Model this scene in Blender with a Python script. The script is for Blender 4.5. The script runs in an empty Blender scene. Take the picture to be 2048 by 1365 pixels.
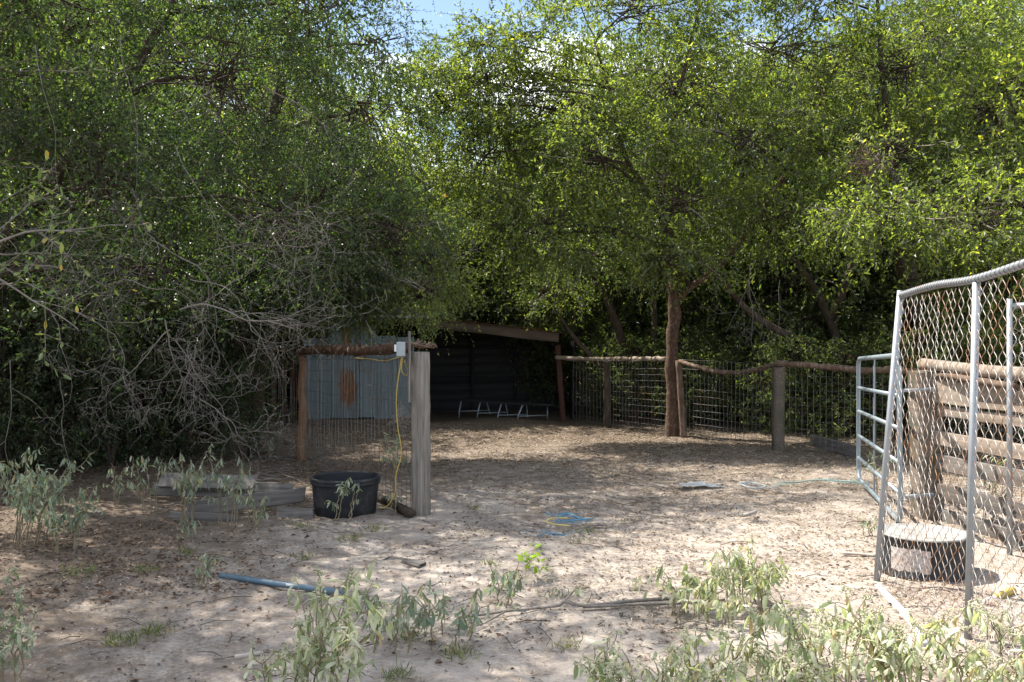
import bpy, math, random
import numpy as np
from mathutils import Vector, Matrix, Quaternion

S = bpy.context.scene
C = S.collection
R = math.radians
rng = np.random.default_rng(7)
rnd = random.Random(11)

# ------------------------------------------------------------------ camera, world, sun, exposure
EYE = 1.7; FPX = 1991.0; HZ = 640.0
cam_d = bpy.data.cameras.new('camera'); cam = bpy.data.objects.new('camera', cam_d); C.objects.link(cam)
cam.location = (0, 0, EYE); cam.rotation_euler = (R(90), 0, 0)
cam_d.sensor_width = 36; cam_d.lens = 35; cam_d.shift_y = -(682.5 - HZ) / 2048
cam_d.clip_start = .05; cam_d.clip_end = 2000
S.camera = cam

SUN_EL = R(54); SUNV = Vector((-.80, .52, 0)).normalized()
W = bpy.data.worlds.new('World'); S.world = W; W.use_nodes = True
nt = W.node_tree; nt.nodes.clear()
def N(t, kind, **kw):
    n = t.nodes.new(kind)
    for k, v in kw.items(): setattr(n, k, v)
    return n
sky = N(nt, 'ShaderNodeTexSky', sky_type='NISHITA', sun_disc=False)
sky.sun_elevation = SUN_EL; sky.sun_rotation = math.atan2(SUNV.x, SUNV.y)
sky.air_density = 1.0; sky.dust_density = .6; sky.ozone_density = 1.4
tc = N(nt, 'ShaderNodeTexCoord')
mp = N(nt, 'ShaderNodeMapping'); mp.inputs['Scale'].default_value = (1, 1, 2.6); mp.inputs['Location'].default_value = (.35, .2, .1)
cn = N(nt, 'ShaderNodeTexNoise'); cn.inputs['Scale'].default_value = 3.1; cn.inputs['Detail'].default_value = 9; cn.inputs['Roughness'].default_value = .55
cr = N(nt, 'ShaderNodeValToRGB'); cr.color_ramp.elements[0].position = .47; cr.color_ramp.elements[1].position = .56
mx = N(nt, 'ShaderNodeMix', data_type='RGBA')
mx.inputs['B'].default_value = (11.5, 11.8, 12.4, 1)
bg = N(nt, 'ShaderNodeBackground'); bg.inputs['Strength'].default_value = .078
wo = N(nt, 'ShaderNodeOutputWorld')
L = nt.links.new
L(tc.outputs['Generated'], mp.inputs['Vector']); L(mp.outputs[0], cn.inputs['Vector']); L(cn.outputs['Fac'], cr.inputs['Fac'])
L(cr.outputs['Color'], mx.inputs['Factor']); L(sky.outputs[0], mx.inputs['A']); L(mx.outputs['Result'], bg.inputs['Color']); L(bg.outputs[0], wo.inputs[0])

sd = bpy.data.lights.new('sun', 'SUN'); sd.energy = 5.0; sd.angle = R(.53); sd.color = (1, .93, .82)
so = bpy.data.objects.new('sun', sd); C.objects.link(so)
sv = Vector((SUNV.x * math.cos(SUN_EL), SUNV.y * math.cos(SUN_EL), math.sin(SUN_EL)))
so.rotation_euler = sv.to_track_quat('Z', 'Y').to_euler(); so.location = sv * 30
S.view_settings.view_transform = 'Standard'; S.view_settings.look = 'None'; S.view_settings.gamma = 1
S.view_settings.use_curve_mapping = False
S.view_settings.exposure = 1.46
S.cycles.max_bounces = 6; S.cycles.transparent_max_bounces = 8; S.cycles.diffuse_bounces = 2; S.cycles.glossy_bounces = 2; S.cycles.transmission_bounces = 4

# ------------------------------------------------------------------ helpers
def vnoise(x, y, seed=0):
    x = np.asarray(x, float); y = np.asarray(y, float)
    xi = np.floor(x).astype(np.int64); yi = np.floor(y).astype(np.int64)
    xf = x - xi; yf = y - yi
    xf = xf * xf * (3 - 2 * xf); yf = yf * yf * (3 - 2 * yf)
    def h(a, b):
        n = (a * 374761393 + b * 668265263 + seed * 1442695041) & 0x7fffffff
        n = ((n ^ (n >> 13)) * 1274126177) & 0x7fffffff
        return ((n ^ (n >> 16)) & 0xffff) / 65535.0
    return (h(xi, yi) * (1 - xf) + h(xi + 1, yi) * xf) * (1 - yf) + (h(xi, yi + 1) * (1 - xf) + h(xi + 1, yi + 1) * xf) * yf
def gz(x, y):
    x = np.asarray(x, float); y = np.asarray(y, float)
    near = np.exp(-np.maximum(0, np.hypot(x, y) - 16) / 6)
    return near * ((vnoise(x * .7, y * .7, 3) - .5) * .07 + (vnoise(x * 2.3, y * 2.3, 5) - .5) * .04 + (vnoise(x * 6.3, y * 6.3, 7) - .5) * .026 + (vnoise(x * 17, y * 17, 9) - .5) * .008)
def G(px, py, z=0.0):            # a point on the ground (or at height z above it) seen at a pixel of the photograph
    d = (EYE - z) * FPX / (py - HZ)
    return Vector(((px - 1024) / FPX * d, d, z))
def AT(px, py, d):               # a point d metres in front
    return Vector(((px - 1024) / FPX * d, d, EYE - (py - HZ) / FPX * d))

def props(o, label=None, cat=None, group=None, kind=None):
    if label: o['label'] = label
    if cat: o['category'] = cat
    if group: o['group'] = group
    if kind: o['kind'] = kind
    return o
def thing(name, loc, label, cat, group=None):
    o = bpy.data.objects.new(name, None); C.objects.link(o); o.location = loc; o.empty_display_size = .1
    return props(o, label, cat, group)

class MB:
    def __init__(s): s.v = []; s.f = []; s.n = 0; s.t = []; s.sm = False
    def add(s, v, f, tint=None):
        v = np.asarray(v, float).reshape(-1, 3); f = np.asarray(f, np.int64)
        s.v.append(v); s.f.append(f + s.n); s.n += len(v)
        if tint is None: tint = np.full(len(v), .5)
        s.t.append(np.broadcast_to(np.asarray(tint, float), (len(v),)))
        return s
    def mesh(s, name, mat, off=None, smooth=False):
        V = np.concatenate(s.v)
        if off is not None: V = V - np.array(off)[None]
        me = bpy.data.meshes.new(name)
        loops = np.concatenate([f.ravel() for f in s.f])
        sizes = np.concatenate([np.full(len(f), f.shape[1]) for f in s.f])
        st = np.concatenate([[0], np.cumsum(sizes)[:-1]])
        me.vertices.add(len(V)); me.vertices.foreach_set('co', V.ravel().astype(np.float32))
        me.loops.add(len(loops)); me.loops.foreach_set('vertex_index', loops.astype(np.int32))
        me.polygons.add(len(sizes)); me.polygons.foreach_set('loop_start', st.astype(np.int32))
        me.polygons.foreach_set('loop_total', sizes.astype(np.int32))
        a = me.attributes.new('tint', 'FLOAT', 'POINT'); a.data.foreach_set('value', np.concatenate(s.t).astype(np.float32))
        me.update(calc_edges=True)
        if not smooth: me.shade_flat()
        me.materials.append(mat)
        return me
    def build(s, name, mat, parent=None, smooth=False, loc=None):
        off = parent.location if parent is not None else loc
        o = bpy.data.objects.new(name, s.mesh(name, mat, off, smooth)); C.objects.link(o)
        if parent is not None:
            o.parent = parent
        elif loc is not None: o.location = loc
        return o

def tubes(mb, P, Rr, sides=3, tint=.5, cap=False):
    """P [n,k,3], Rr [n,k]"""
    P = np.asarray(P, float); Rr = np.asarray(Rr, float)
    n, k, _ = P.shape
    T = np.gradient(P, axis=1); T /= np.linalg.norm(T, axis=2, keepdims=True) + 1e-9
    D = P[:, -1] - P[:, 0]
    ref = np.where(np.abs(D[:, 2:3]) > .7 * np.linalg.norm(D, axis=1, keepdims=True), np.array([[1., .13, 0]]), np.array([[.05, .1, 1.]]))[:, None, :]
    U = np.cross(T, np.broadcast_to(ref, T.shape)); U /= np.linalg.norm(U, axis=2, keepdims=True) + 1e-9
    Vv = np.cross(T, U)
    a = np.arange(sides) * 2 * math.pi / sides
    ring = P[:, :, None, :] + Rr[:, :, None, None] * (U[:, :, None, :] * np.cos(a)[None, None, :, None] + Vv[:, :, None, :] * np.sin(a)[None, None, :, None])
    idx = np.arange(n * k * sides).reshape(n, k, sides)
    A = idx[:, :-1, :]; B = idx[:, 1:, :]
    F = np.stack([A, np.roll(A, -1, 2), np.roll(B, -1, 2), B], -1).reshape(-1, 4)
    if np.ndim(tint) == 1: tint = np.repeat(tint, k * sides)
    mb.add(ring.reshape(-1, 3), F, tint)
    if cap:
        base = mb.n - n * k * sides
        for q in range(n):
            for e, rev in ((0, True), (k - 1, False)):
                f = idx[q, e][::-1] if rev else idx[q, e]
                mb.f.append((f + base)[None]); 
def tube(mb, pts, r, sides=8, cap=True, tint=.5):
    pts = np.array([tuple(p) for p in pts], float)
    r = np.full(len(pts), r) if np.isscalar(r) else np.asarray(r, float)
    tubes(mb, pts[None], r[None], sides, tint, cap)
def smooth_path(pts, n=5):
    pts = [np.array(tuple(p), float) for p in pts]; out = []
    P = [2 * pts[0] - pts[1]] + pts + [2 * pts[-1] - pts[-2]]
    for i in range(1, len(P) - 2):
        for t in np.linspace(0, 1, n, endpoint=False):
            a, b, c, d = P[i - 1], P[i], P[i + 1], P[i + 2]
            out.append(.5 * ((2 * b) + (-a + c) * t + (2 * a - 5 * b + 4 * c - d) * t * t + (-a + 3 * b - 3 * c + d) * t ** 3))
    out.append(pts[-1]); return np.array(out)
def box(mb, c, s, rot=None, tint=.5):
    x, y, z = s[0] / 2, s[1] / 2, s[2] / 2
    v = np.array([[-x, -y, -z], [x, -y, -z], [x, y, -z], [-x, y, -z], [-x, -y, z], [x, -y, z], [x, y, z], [-x, y, z]])
    if rot is not None: v = v @ np.array(rot).T
    mb.add(v + np.array(tuple(c)), [[0, 3, 2, 1], [4, 5, 6, 7], [0, 1, 5, 4], [1, 2, 6, 5], [2, 3, 7, 6], [3, 0, 4, 7]], tint)

def board_mesh(name, length, w, t, mat, seed=0, seg=7, rough=.004, chip=.02):
    """weathered board, long axis X, width Z, thickness Y, chamfered"""
    r = np.random.default_rng(seed); c = min(t, w) * .16
    prof = np.array([[-t/2 + c, -w/2], [t/2 - c, -w/2], [t/2, -w/2 + c], [t/2, w/2 - c], [t/2 - c, w/2], [-t/2 + c, w/2], [-t/2, w/2 - c], [-t/2, -w/2 + c]])
    xs = np.linspace(-length/2, length/2, seg)
    bend = np.cumsum(r.normal(0, rough, (seg, 2)), 0); bend -= bend.mean(0)
    V = np.zeros((seg, 8, 3))
    for i, x in enumerate(xs):
        V[i, :, 0] = x; V[i, :, 1:] = prof + bend[i] * np.array([.5, 1]) + r.normal(0, rough * .35, (8, 2))
    V[0, :, 0] += r.uniform(0, chip, 8); V[-1, :, 0] -= r.uniform(0, chip, 8)
    idx = np.arange(seg * 8).reshape(seg, 8); A = idx[:-1]; B = idx[1:]
    F = np.stack([A, B, np.roll(B, -1, 1), np.roll(A, -1, 1)], -1).reshape(-1, 4)
    m = MB(); m.add(V.reshape(-1, 3), F); m.f.append(idx[0][None]); m.f.append(idx[-1][::-1][None])
    return m.mesh(name, mat)
def place(me, name, loc, rot, parent=None):
    o = bpy.data.objects.new(name, me); C.objects.link(o)
    if parent is not None: o.parent = parent; o.location = Vector(loc) - parent.location
    else: o.location = loc
    o.rotation_mode = 'QUATERNION'; o.rotation_quaternion = rot; return o
def frame(xdir, up=(0, 0, 1)):
    x = Vector(xdir).normalized(); u = Vector(up); y = u.cross(x).normalized(); z = x.cross(y)
    return Matrix((x, y, z)).transposed().to_quaternion()
def board(name, a, b, w, t, mat, parent=None, up=(0, 0, 1), seed=0, **kw):
    a = Vector(a); b = Vector(b)
    return place(board_mesh(name, (b - a).length, w, t, mat, seed, **kw), name, (a + b) / 2, frame(b - a, up), parent)

# ------------------------------------------------------------------ materials
def mat(name, build):
    m = bpy.data.materials.new(name); m.use_nodes = True; t = m.node_tree; t.nodes.clear()
    out = N(t, 'ShaderNodeOutputMaterial'); build(t, out); return m
def ramp(t, pairs):
    r = N(t, 'ShaderNodeValToRGB'); e = r.color_ramp.elements
    while len(e) < len(pairs): e.new(.5)
    for i, (p, c) in enumerate(pairs): e[i].position = p; e[i].color = (*c, 1)
    return r
def coords(t, scale=(1, 1, 1), kind='Object'):
    a = N(t, 'ShaderNodeTexCoord'); b = N(t, 'ShaderNodeMapping'); b.inputs['Scale'].default_value = scale
    t.links.new(a.outputs[kind], b.inputs['Vector']); return b.outputs[0]
def noise(t, vec, scale, detail=4, rough=.55):
    n = N(t, 'ShaderNodeTexNoise'); n.inputs['Scale'].default_value = scale; n.inputs['Detail'].default_value = detail; n.inputs['Roughness'].default_value = rough
    t.links.new(vec, n.inputs['Vector']); return n.outputs['Fac']
def mixc(t, f, a, b, mode='MIX'):
    m = N(t, 'ShaderNodeMix', data_type='RGBA', blend_type=mode)
    for s, v in (('Factor', f), ('A', a), ('B', b)):
        if isinstance(v, (int, float)): m.inputs[s].default_value = v
        elif isinstance(v, tuple): m.inputs[s].default_value = (*v, 1)
        else: t.links.new(v, m.inputs[s])
    return m.outputs['Result']
def bump(t, h, strength, dist=.01):
    b = N(t, 'ShaderNodeBump'); b.inputs['Strength'].default_value = strength; b.inputs['Distance'].default_value = dist
    t.links.new(h, b.inputs['Height']); return b.outputs[0]
def princ(t, out, col, rough=.8, metal=0, nrm=None, spec=.5):
    p = N(t, 'ShaderNodeBsdfPrincipled')
    if isinstance(col, tuple): p.inputs['Base Color'].default_value = (*col, 1)
    else: t.links.new(col, p.inputs['Base Color'])
    if isinstance(rough, (int, float)): p.inputs['Roughness'].default_value = rough
    else: t.links.new(rough, p.inputs['Roughness'])
    p.inputs['Metallic'].default_value = metal; p.inputs['Specular IOR Level'].default_value = spec
    if nrm is not None: t.links.new(nrm, p.inputs['Normal'])
    if out is not None: t.links.new(p.outputs[0], out.inputs[0])
    return p
def leafmat(name, cols, trans, tf=.42, rough=.45, obj_random=False, spec=.4):
    def b(t, out):
        if obj_random: f = N(t, 'ShaderNodeObjectInfo').outputs['Random']
        else:
            a = N(t, 'ShaderNodeAttribute', attribute_name='tint'); f = a.outputs['Fac']
        r = ramp(t, cols); t.links.new(f, r.inputs['Fac'])
        p = princ(t, None, r.outputs['Color'], rough, spec=spec)
        tr = N(t, 'ShaderNodeBsdfTranslucent'); t.links.new(mixc(t, 1.0, r.outputs['Color'], trans, 'MULTIPLY'), tr.inputs['Color'])
        m = N(t, 'ShaderNodeMixShader'); m.inputs[0].default_value = tf
        t.links.new(p.outputs[0], m.inputs[1]); t.links.new(tr.outputs[0], m.inputs[2]); t.links.new(m.outputs[0], out.inputs[0])
    return mat(name, b)
M = {}
M['leaf_dark'] = leafmat('small_dark_leaves', [(0, (.014, .023, .012)), (.5, (.032, .052, .022)), (.85, (.070, .10, .038)), (.97, (.17, .18, .05)), (1, (.26, .10, .03))], (3.0, 3.4, 1.1), .40, .47, spec=.7)
M['leaf_mid'] = leafmat('elm_leaves', [(0, (.022, .036, .016)), (.5, (.056, .084, .032)), (.85, (.12, .155, .048)), (1, (.24, .25, .055))], (4.3, 4.0, 1.0), .52, .47, spec=.7)
M['leaf_back'] = leafmat('thicket_leaves', [(0, (.020, .032, .016)), (.5, (.050, .072, .032)), (.9, (.11, .14, .05)), (1, (.19, .18, .06))], (3.5, 3.6, 1.1), .42, .5, spec=.6)
M['leaf_fresh'] = leafmat('fresh_leaves', [(0, (.05, .08, .025)), (.6, (.085, .12, .035)), (1, (.17, .19, .05))], (3.0, 2.8, 1.0), .45, .4)
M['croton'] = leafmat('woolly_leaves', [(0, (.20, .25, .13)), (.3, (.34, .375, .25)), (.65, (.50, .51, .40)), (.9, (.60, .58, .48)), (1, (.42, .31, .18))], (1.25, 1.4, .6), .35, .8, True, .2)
M['croton_shade'] = leafmat('woolly_shaded_leaves', [(0, (.14, .185, .135)), (.45, (.24, .285, .22)), (.8, (.37, .40, .33)), (1, (.34, .28, .16))], (1.3, 1.5, .8), .35, .8, True, .2)  # croton leaves recoloured for weeds in shade, the shade put into the colour
M['sprig'] = leafmat('bright_sprig_leaves', [(0, (.14, .28, .03)), (1, (.30, .42, .05))], (1.8, 1.9, .8), .45, .5, True)
M['litter'] = leafmat('dry_fallen_leaves', [(0, (.035, .022, .016)), (.5, (.10, .062, .042)), (.8, (.19, .12, .08)), (.97, (.30, .22, .16)), (1, (.5, .45, .4))], (1.2, 1, .8), .12, .8, spec=.15)
M['straw'] = leafmat('dry_straw', [(0, (.05, .038, .03)), (.45, (.14, .11, .08)), (.7, (.33, .26, .19)), (1, (.60, .50, .38))], (1.2, 1.1, .9), .12, .8, spec=.2)
M['grass'] = leafmat('thin_grass', [(0, (.06, .09, .03)), (.6, (.11, .14, .05)), (1, (.26, .22, .10))], (2, 2.2, 1), .3, .6)
M['petal'] = leafmat('cream_flower_buds', [(0, (.42, .42, .28)), (1, (.60, .58, .42))], (1, 1, .8), .3, .9, True)

def bark(name, c1, c2, c3, sc=18, stretch=.25):
    def b(t, out):
        v = coords(t, (1, 1, stretch)); n1 = noise(t, v, sc, 6, .65); n2 = noise(t, coords(t), 4, 3)
        r = ramp(t, [(.3, c1), (.52, c2), (.72, c3)]); t.links.new(n1, r.inputs['Fac'])
        col = mixc(t, n2, r.outputs['Color'], c1)
        princ(t, out, col, .9, nrm=bump(t, n1, .8, .012), spec=.2)
    return mat(name, b)
M['bark'] = bark('grey_brown_bark', (.035, .026, .02), (.085, .065, .05), (.16, .13, .105))
M['bark_red'] = bark('flaky_reddish_bark', (.045, .028, .02), (.12, .072, .048), (.34, .26, .20), 34, .6)
M['bark_grey'] = bark('pale_dead_bark', (.13, .115, .10), (.25, .225, .20), (.36, .33, .30), 30, .6)
M['twig_dark'] = bark('dark_twig_bark', (.04, .033, .026), (.10, .085, .07), (.18, .16, .14), 30, .6)
M['log_bark'] = bark('shaggy_log_bark', (.04, .022, .014), (.11, .062, .038), (.30, .24, .19), 22, .5)
def wood(name, c1, c2, c3, axis='X', sc=1.0, rough=.85, blot=None):
    st = {'X': (.06, 1, 1), 'Z': (1, 1, .06)}[axis]
    def b(t, out):
        v = coords(t, tuple(a * 46 * sc for a in st)); n1 = noise(t, v, 1, 6, .7)
        w = N(t, 'ShaderNodeTexWave', wave_type='BANDS', bands_direction='Y' if axis == 'X' else 'X'); t.links.new(coords(t, tuple(a * 5 * sc for a in st)), w.inputs['Vector'])
        w.inputs['Scale'].default_value = 1.6; w.inputs['Distortion'].default_value = 7; w.inputs['Detail'].default_value = 3; w.inputs['Detail Scale'].default_value = 1.4
        r = ramp(t, [(.25, c1), (.5, c2), (.78, c3)]); t.links.new(n1, r.inputs['Fac'])
        col = mixc(t, .35 if axis == 'X' else .12, r.outputs['Color'], mixc(t, w.outputs['Fac'], c1, c3))
        rn = N(t, 'ShaderNodeObjectInfo').outputs['Random']; hs = N(t, 'ShaderNodeHueSaturation'); mr = N(t, 'ShaderNodeMapRange'); mr.inputs['To Min'].default_value = .75; mr.inputs['To Max'].default_value = 1.2
        t.links.new(rn, mr.inputs['Value']); t.links.new(mr.outputs[0], hs.inputs['Value']); t.links.new(col, hs.inputs['Color']); col = hs.outputs[0]
        if blot: col = mixc(t, ramped(t, noise(t, coords(t), 5, 5), .48, .62), col, blot)
        princ(t, out, col, rough, nrm=bump(t, n1, .55, .006), spec=.2)
    return mat(name, b)
def ramped(t, f, a, b):
    m = N(t, 'ShaderNodeMapRange'); m.inputs['From Min'].default_value = a; m.inputs['From Max'].default_value = b; t.links.new(f, m.inputs['Value']); return m.outputs[0]
M['wood_grey'] = wood('weathered_grey_wood', (.035, .031, .029), (.11, .10, .092), (.24, .225, .21))
M['wood_post'] = wood('grey_round_post_wood', (.055, .048, .042), (.16, .145, .125), (.27, .25, .225), 'Z')
M['wood_brown'] = wood('brown_post_wood', (.06, .035, .022), (.15, .088, .052), (.27, .18, .12), 'Z')
M['wood_tan'] = wood('tan_plank_wood', (.09, .072, .058), (.19, .155, .125), (.33, .275, .225))
M['wood_tie'] = wood('old_tie_wood', (.06, .048, .038), (.14, .112, .09), (.25, .21, .175), 'Z', blot=(.08, .075, .055))
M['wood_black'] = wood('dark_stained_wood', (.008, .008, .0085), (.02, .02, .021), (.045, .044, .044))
M['wood_beam'] = wood('brown_beam_wood', (.045, .034, .027), (.095, .073, .057), (.17, .135, .11))
M['wood_red'] = wood('dark_red_post_wood', (.03, .014, .011), (.06, .026, .02), (.11, .055, .042), 'Z')
M['rail_pale'] = bark('pale_stripped_rail', (.14, .11, .085), (.30, .245, .20), (.48, .41, .345), 16, .4)
M['rail_brown'] = bark('brown_rail_bark', (.07, .045, .032), (.18, .125, .09), (.36, .29, .23), 20, .4)
def metal(name, c1, c2, rough=.5, m=.75, rust=None, ra=.55, rb=.68, sc=9):
    def b(t, out):
        v = coords(t); n = noise(t, v, 30, 5); col = mixc(t, n, c1, c2)
        if rust: col = mixc(t, ramped(t, noise(t, v, sc, 6, .65), ra, rb), col, rust)
        princ(t, out, col, rough, m, nrm=bump(t, noise(t, v, 70, 3), .15, .002))
    return mat(name, b)
M['galv'] = metal('galvanised_steel', (.22, .24, .26), (.33, .35, .38), .5, .45, (.30, .26, .22), .62, .75)
M['gate'] = metal('galvanised_gate_pipe', (.20, .25, .29), (.30, .35, .39), .45, .5, (.22, .20, .18), .64, .75)
M['chain'] = metal('rusting_chain_wire', (.48, .45, .42), (.36, .33, .31), .55, .2, (.27, .15, .085), .45, .6, 3.5)
M['wire'] = metal('weathered_fence_wire', (.10, .098, .095), (.18, .172, .165), .55, .4, (.12, .07, .045), .5, .6, 4)
M['bench_steel'] = metal('blue_grey_bench_steel', (.20, .25, .30), (.32, .37, .42), .5, .3)
def sheet(t, out):
    v = coords(t, kind='Object'); n = noise(t, v, 3, 6, .6); col = mixc(t, n, (.11, .15, .175), (.22, .28, .315))
    col = mixc(t, ramped(t, noise(t, coords(t, (30, 30, 1.2)), 1, 5), .50, .75), col, (.13, .13, .12))
    a = N(t, 'ShaderNodeAttribute', attribute_name='tint')
    rr = N(t, 'ShaderNodeMath', operation='ADD'); t.links.new(a.outputs['Fac'], rr.inputs[0]); nn_ = N(t, 'ShaderNodeMath', operation='MULTIPLY_ADD'); t.links.new(noise(t, coords(t, (1, 1, .45)), 13, 7, .75), nn_.inputs[0]); nn_.inputs[1].default_value = 2.2; nn_.inputs[2].default_value = -.6; t.links.new(nn_.outputs[0], rr.inputs[1])
    col = mixc(t, ramped(t, rr.outputs[0], 1.12, 1.26), col, mixc(t, noise(t, coords(t), 14, 4), (.10, .035, .014), (.30, .15, .07)))
    princ(t, out, col, .55, .35)
M['sheet'] = mat('galvanised_roofing_sheet', sheet)
M['rusty'] = metal('rusty_old_sheet', (.12, .055, .032), (.22, .10, .058), .85, .1, (.07, .045, .035))
M['rubber'] = mat('black_rubber', lambda t, out: princ(t, out, mixc(t, ramped(t, noise(t, coords(t), 7, 7, .7), .5, .8), (.012, .015, .019), (.07, .068, .064)), .55, nrm=bump(t, noise(t, coords(t), 40, 4), .1, .002), spec=.35))
M['drumlid'] = mat('dusty_grey_lid', lambda t, out: princ(t, out, mixc(t, ramped(t, noise(t, coords(t), 8, 6, .7), .4, .7), (.28, .28, .27), (.15, .148, .14)), .75))
def patch(t, out):
    princ(t, out, mixc(t, ramped(t, noise(t, coords(t), 60, 6, .8), .45, .6), (.50, .46, .44), (.20, .16, .15)), .9)
M['patch'] = mat('peeling_label_paper', patch)
M['pvc_blue'] = mat('blue_pipe_plastic', lambda t, out: princ(t, out, mixc(t, noise(t, coords(t), 12, 5), (.04, .10, .155), (.12, .175, .215)), .45))
M['white_plastic'] = mat('white_plastic', lambda t, out: princ(t, out, mixc(t, noise(t, coords(t), 20, 5), (.62, .64, .65), (.78, .79, .80)), .5))
M['pipe_white'] = mat('chalky_white_pipe', lambda t, out: princ(t, out, mixc(t, ramped(t, noise(t, coords(t), 25, 5), .5, .65), (.66, .66, .66), (.30, .27, .24)), .6))
M['box_grey'] = mat('grey_plastic_box', lambda t, out: princ(t, out, mixc(t, noise(t, coords(t), 20, 4), (.24, .28, .31), (.31, .35, .37)), .5))
M['cord_yellow'] = mat('yellow_cord', lambda t, out: princ(t, out, mixc(t, noise(t, coords(t), 30, 4), (.30, .22, .05), (.46, .34, .06)), .65))
M['twine_blue'] = mat('blue_baling_twine', lambda t, out: princ(t, out, (.07, .24, .38), .8))
M['twine_teal'] = mat('teal_baling_twine', lambda t, out: princ(t, out, (.22, .32, .30), .85))
M['twine_yellow'] = mat('faded_yellow_rope', lambda t, out: princ(t, out, (.52, .42, .14), .7))
M['film'] = leafmat('thin_clear_plastic', [(0, (.46, .50, .52)), (1, (.56, .59, .61))], (1, 1, 1), .4, .25)
M['stem'] = bark('pale_plant_stem', (.16, .13, .08), (.26, .22, .15), (.36, .33, .24), 20)
M['bone'] = mat('bleached_wood', lambda t, out: princ(t, out, mixc(t, noise(t, coords(t), 30, 4), (.24, .21, .18), (.42, .38, .34)), .8))

def groundmat(t, out):
    v = coords(t)
    n1 = noise(t, v, .9, 6, .6); n2 = noise(t, v, 7, 7, .68); n3 = noise(t, v, 42, 5, .7); n4 = noise(t, v, 160, 3, .7)
    sand = mixc(t, n2, (.32, .29, .26), (.49, .45, .405))
    sand = mixc(t, ramped(t, n4, .3, .75), sand, (.30, .255, .22))
    dark = mixc(t, n3, (.07, .053, .042), (.20, .16, .125))
    sx = N(t, 'ShaderNodeSeparateXYZ'); t.links.new(v, sx.inputs[0])
    # litter grows towards far trees and left hedge; shade painted in at left
    fy = N(t, 'ShaderNodeMapRange'); fy.inputs['From Min'].default_value = 7.5; fy.inputs['From Max'].default_value = 15; fy.inputs['To Min'].default_value = 0; fy.inputs['To Max'].default_value = .30
    t.links.new(sx.outputs['Y'], fy.inputs['Value'])
    fx = N(t, 'ShaderNodeMapRange'); fx.inputs['From Min'].default_value = -.6; fx.inputs['From Max'].default_value = -4; fx.inputs['To Min'].default_value = 0; fx.inputs['To Max'].default_value = .34
    t.links.new(sx.outputs['X'], fx.inputs['Value'])
    a = N(t, 'ShaderNodeMath', operation='ADD'); t.links.new(fy.outputs[0], a.inputs[0]); t.links.new(fx.outputs[0], a.inputs[1])
    b = N(t, 'ShaderNodeMath', operation='ADD'); t.links.new(a.outputs[0], b.inputs[0])
    c = N(t, 'ShaderNodeMath', operation='MULTIPLY_ADD'); t.links.new(n3, c.inputs[0]); c.inputs[1].default_value = .6
    d = N(t, 'ShaderNodeMath', operation='MULTIPLY_ADD'); t.links.new(n2, d.inputs[0]); d.inputs[1].default_value = .55
    e = N(t, 'ShaderNodeMath', operation='MULTIPLY'); t.links.new(n1, e.inputs[0]); e.inputs[1].default_value = .35
    t.links.new(e.outputs[0], d.inputs[2]); t.links.new(d.outputs[0], c.inputs[2]); t.links.new(c.outputs[0], b.inputs[1])
    sand = mixc(t, ramped(t, noise(t, v, 2.6, 10, .78), .46, .66), sand, (.20, .165, .14))
    col = mixc(t, ramped(t, b.outputs[0], .73, .97), sand, dark)
    h = N(t, 'ShaderNodeMath', operation='ADD'); t.links.new(n3, h.inputs[0]); t.links.new(n2, h.inputs[1])
    princ(t, out, col, .95, nrm=bump(t, h.outputs[0], .45, .03), spec=.1)
M['ground'] = mat('sandy_soil', groundmat)

# ------------------------------------------------------------------ ground
def spaced(lo, hi, step, far, growth=1.25):
    a = list(np.arange(lo, hi + 1e-6, step)); s = step
    left = []; x = lo
    while x > -far: s *= growth; x -= s; left.append(x)
    s = step; right = []; x = a[-1]
    while x < far: s *= growth; x += s; right.append(x)
    return np.array(left[::-1] + a + right)
xs = spaced(-5.5, 5.5, .045, 400); ys = spaced(3.6, 14.5, .045, 400)
X, Y = np.meshgrid(xs, ys); Z = gz(X, Y)
nx, ny = len(xs), len(ys); idx = np.arange(nx * ny).reshape(ny, nx)
g = MB(); g.add(np.stack([X, Y, Z], -1).reshape(-1, 3), np.stack([idx[:-1, :-1], idx[:-1, 1:], idx[1:, 1:], idx[1:, :-1]], -1).reshape(-1, 4))
props(g.build('ground', M['ground'], smooth=True), kind='structure')

# ------------------------------------------------------------------ leaves and trees
def leaf_quads(mb, P, D, Nn, ln, wd, tint):
    D = D / (np.linalg.norm(D, axis=1, keepdims=True) + 1e-9)
    Sd = np.cross(D, Nn); Sd /= np.linalg.norm(Sd, axis=1, keepdims=True) + 1e-9
    Nn = np.cross(Sd, D)
    ln = ln[:, None]; wd = wd[:, None]
    mid = P + D * ln * .45
    a = P; b = mid + Sd * wd * .5 + Nn * wd * .22; c = P + D * ln - Nn * ln * .12; d = mid - Sd * wd * .5 + Nn * wd * .22
    V = np.stack([a, b, c, d], 1).reshape(-1, 3); n = len(P)
    i = np.arange(n)[:, None] * 4
    mb.add(V, np.concatenate([i, i + 1, i + 2, i + 3], 1), np.repeat(tint, 4))
def unit(n, r=None):
    r = r or rng; v = r.normal(0, 1, (n, 3)); return v / (np.linalg.norm(v, axis=1, keepdims=True) + 1e-9)
def limb_pts(a, b, k=9, wob=.08, sag=.12):
    a = np.array(tuple(a), float); b = np.array(tuple(b), float); L_ = np.linalg.norm(b - a)
    t = np.linspace(0, 1, k)[:, None]
    w = np.cumsum(rng.normal(0, wob * L_ / k * 1.6, (k, 3)), 0); w -= w[0] + (w[-1] - w[0]) * t
    p = a + (b - a) * t + w; p[:, 2] += (np.sin(t[:, 0] * math.pi)) * sag * L_
    return p
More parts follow.
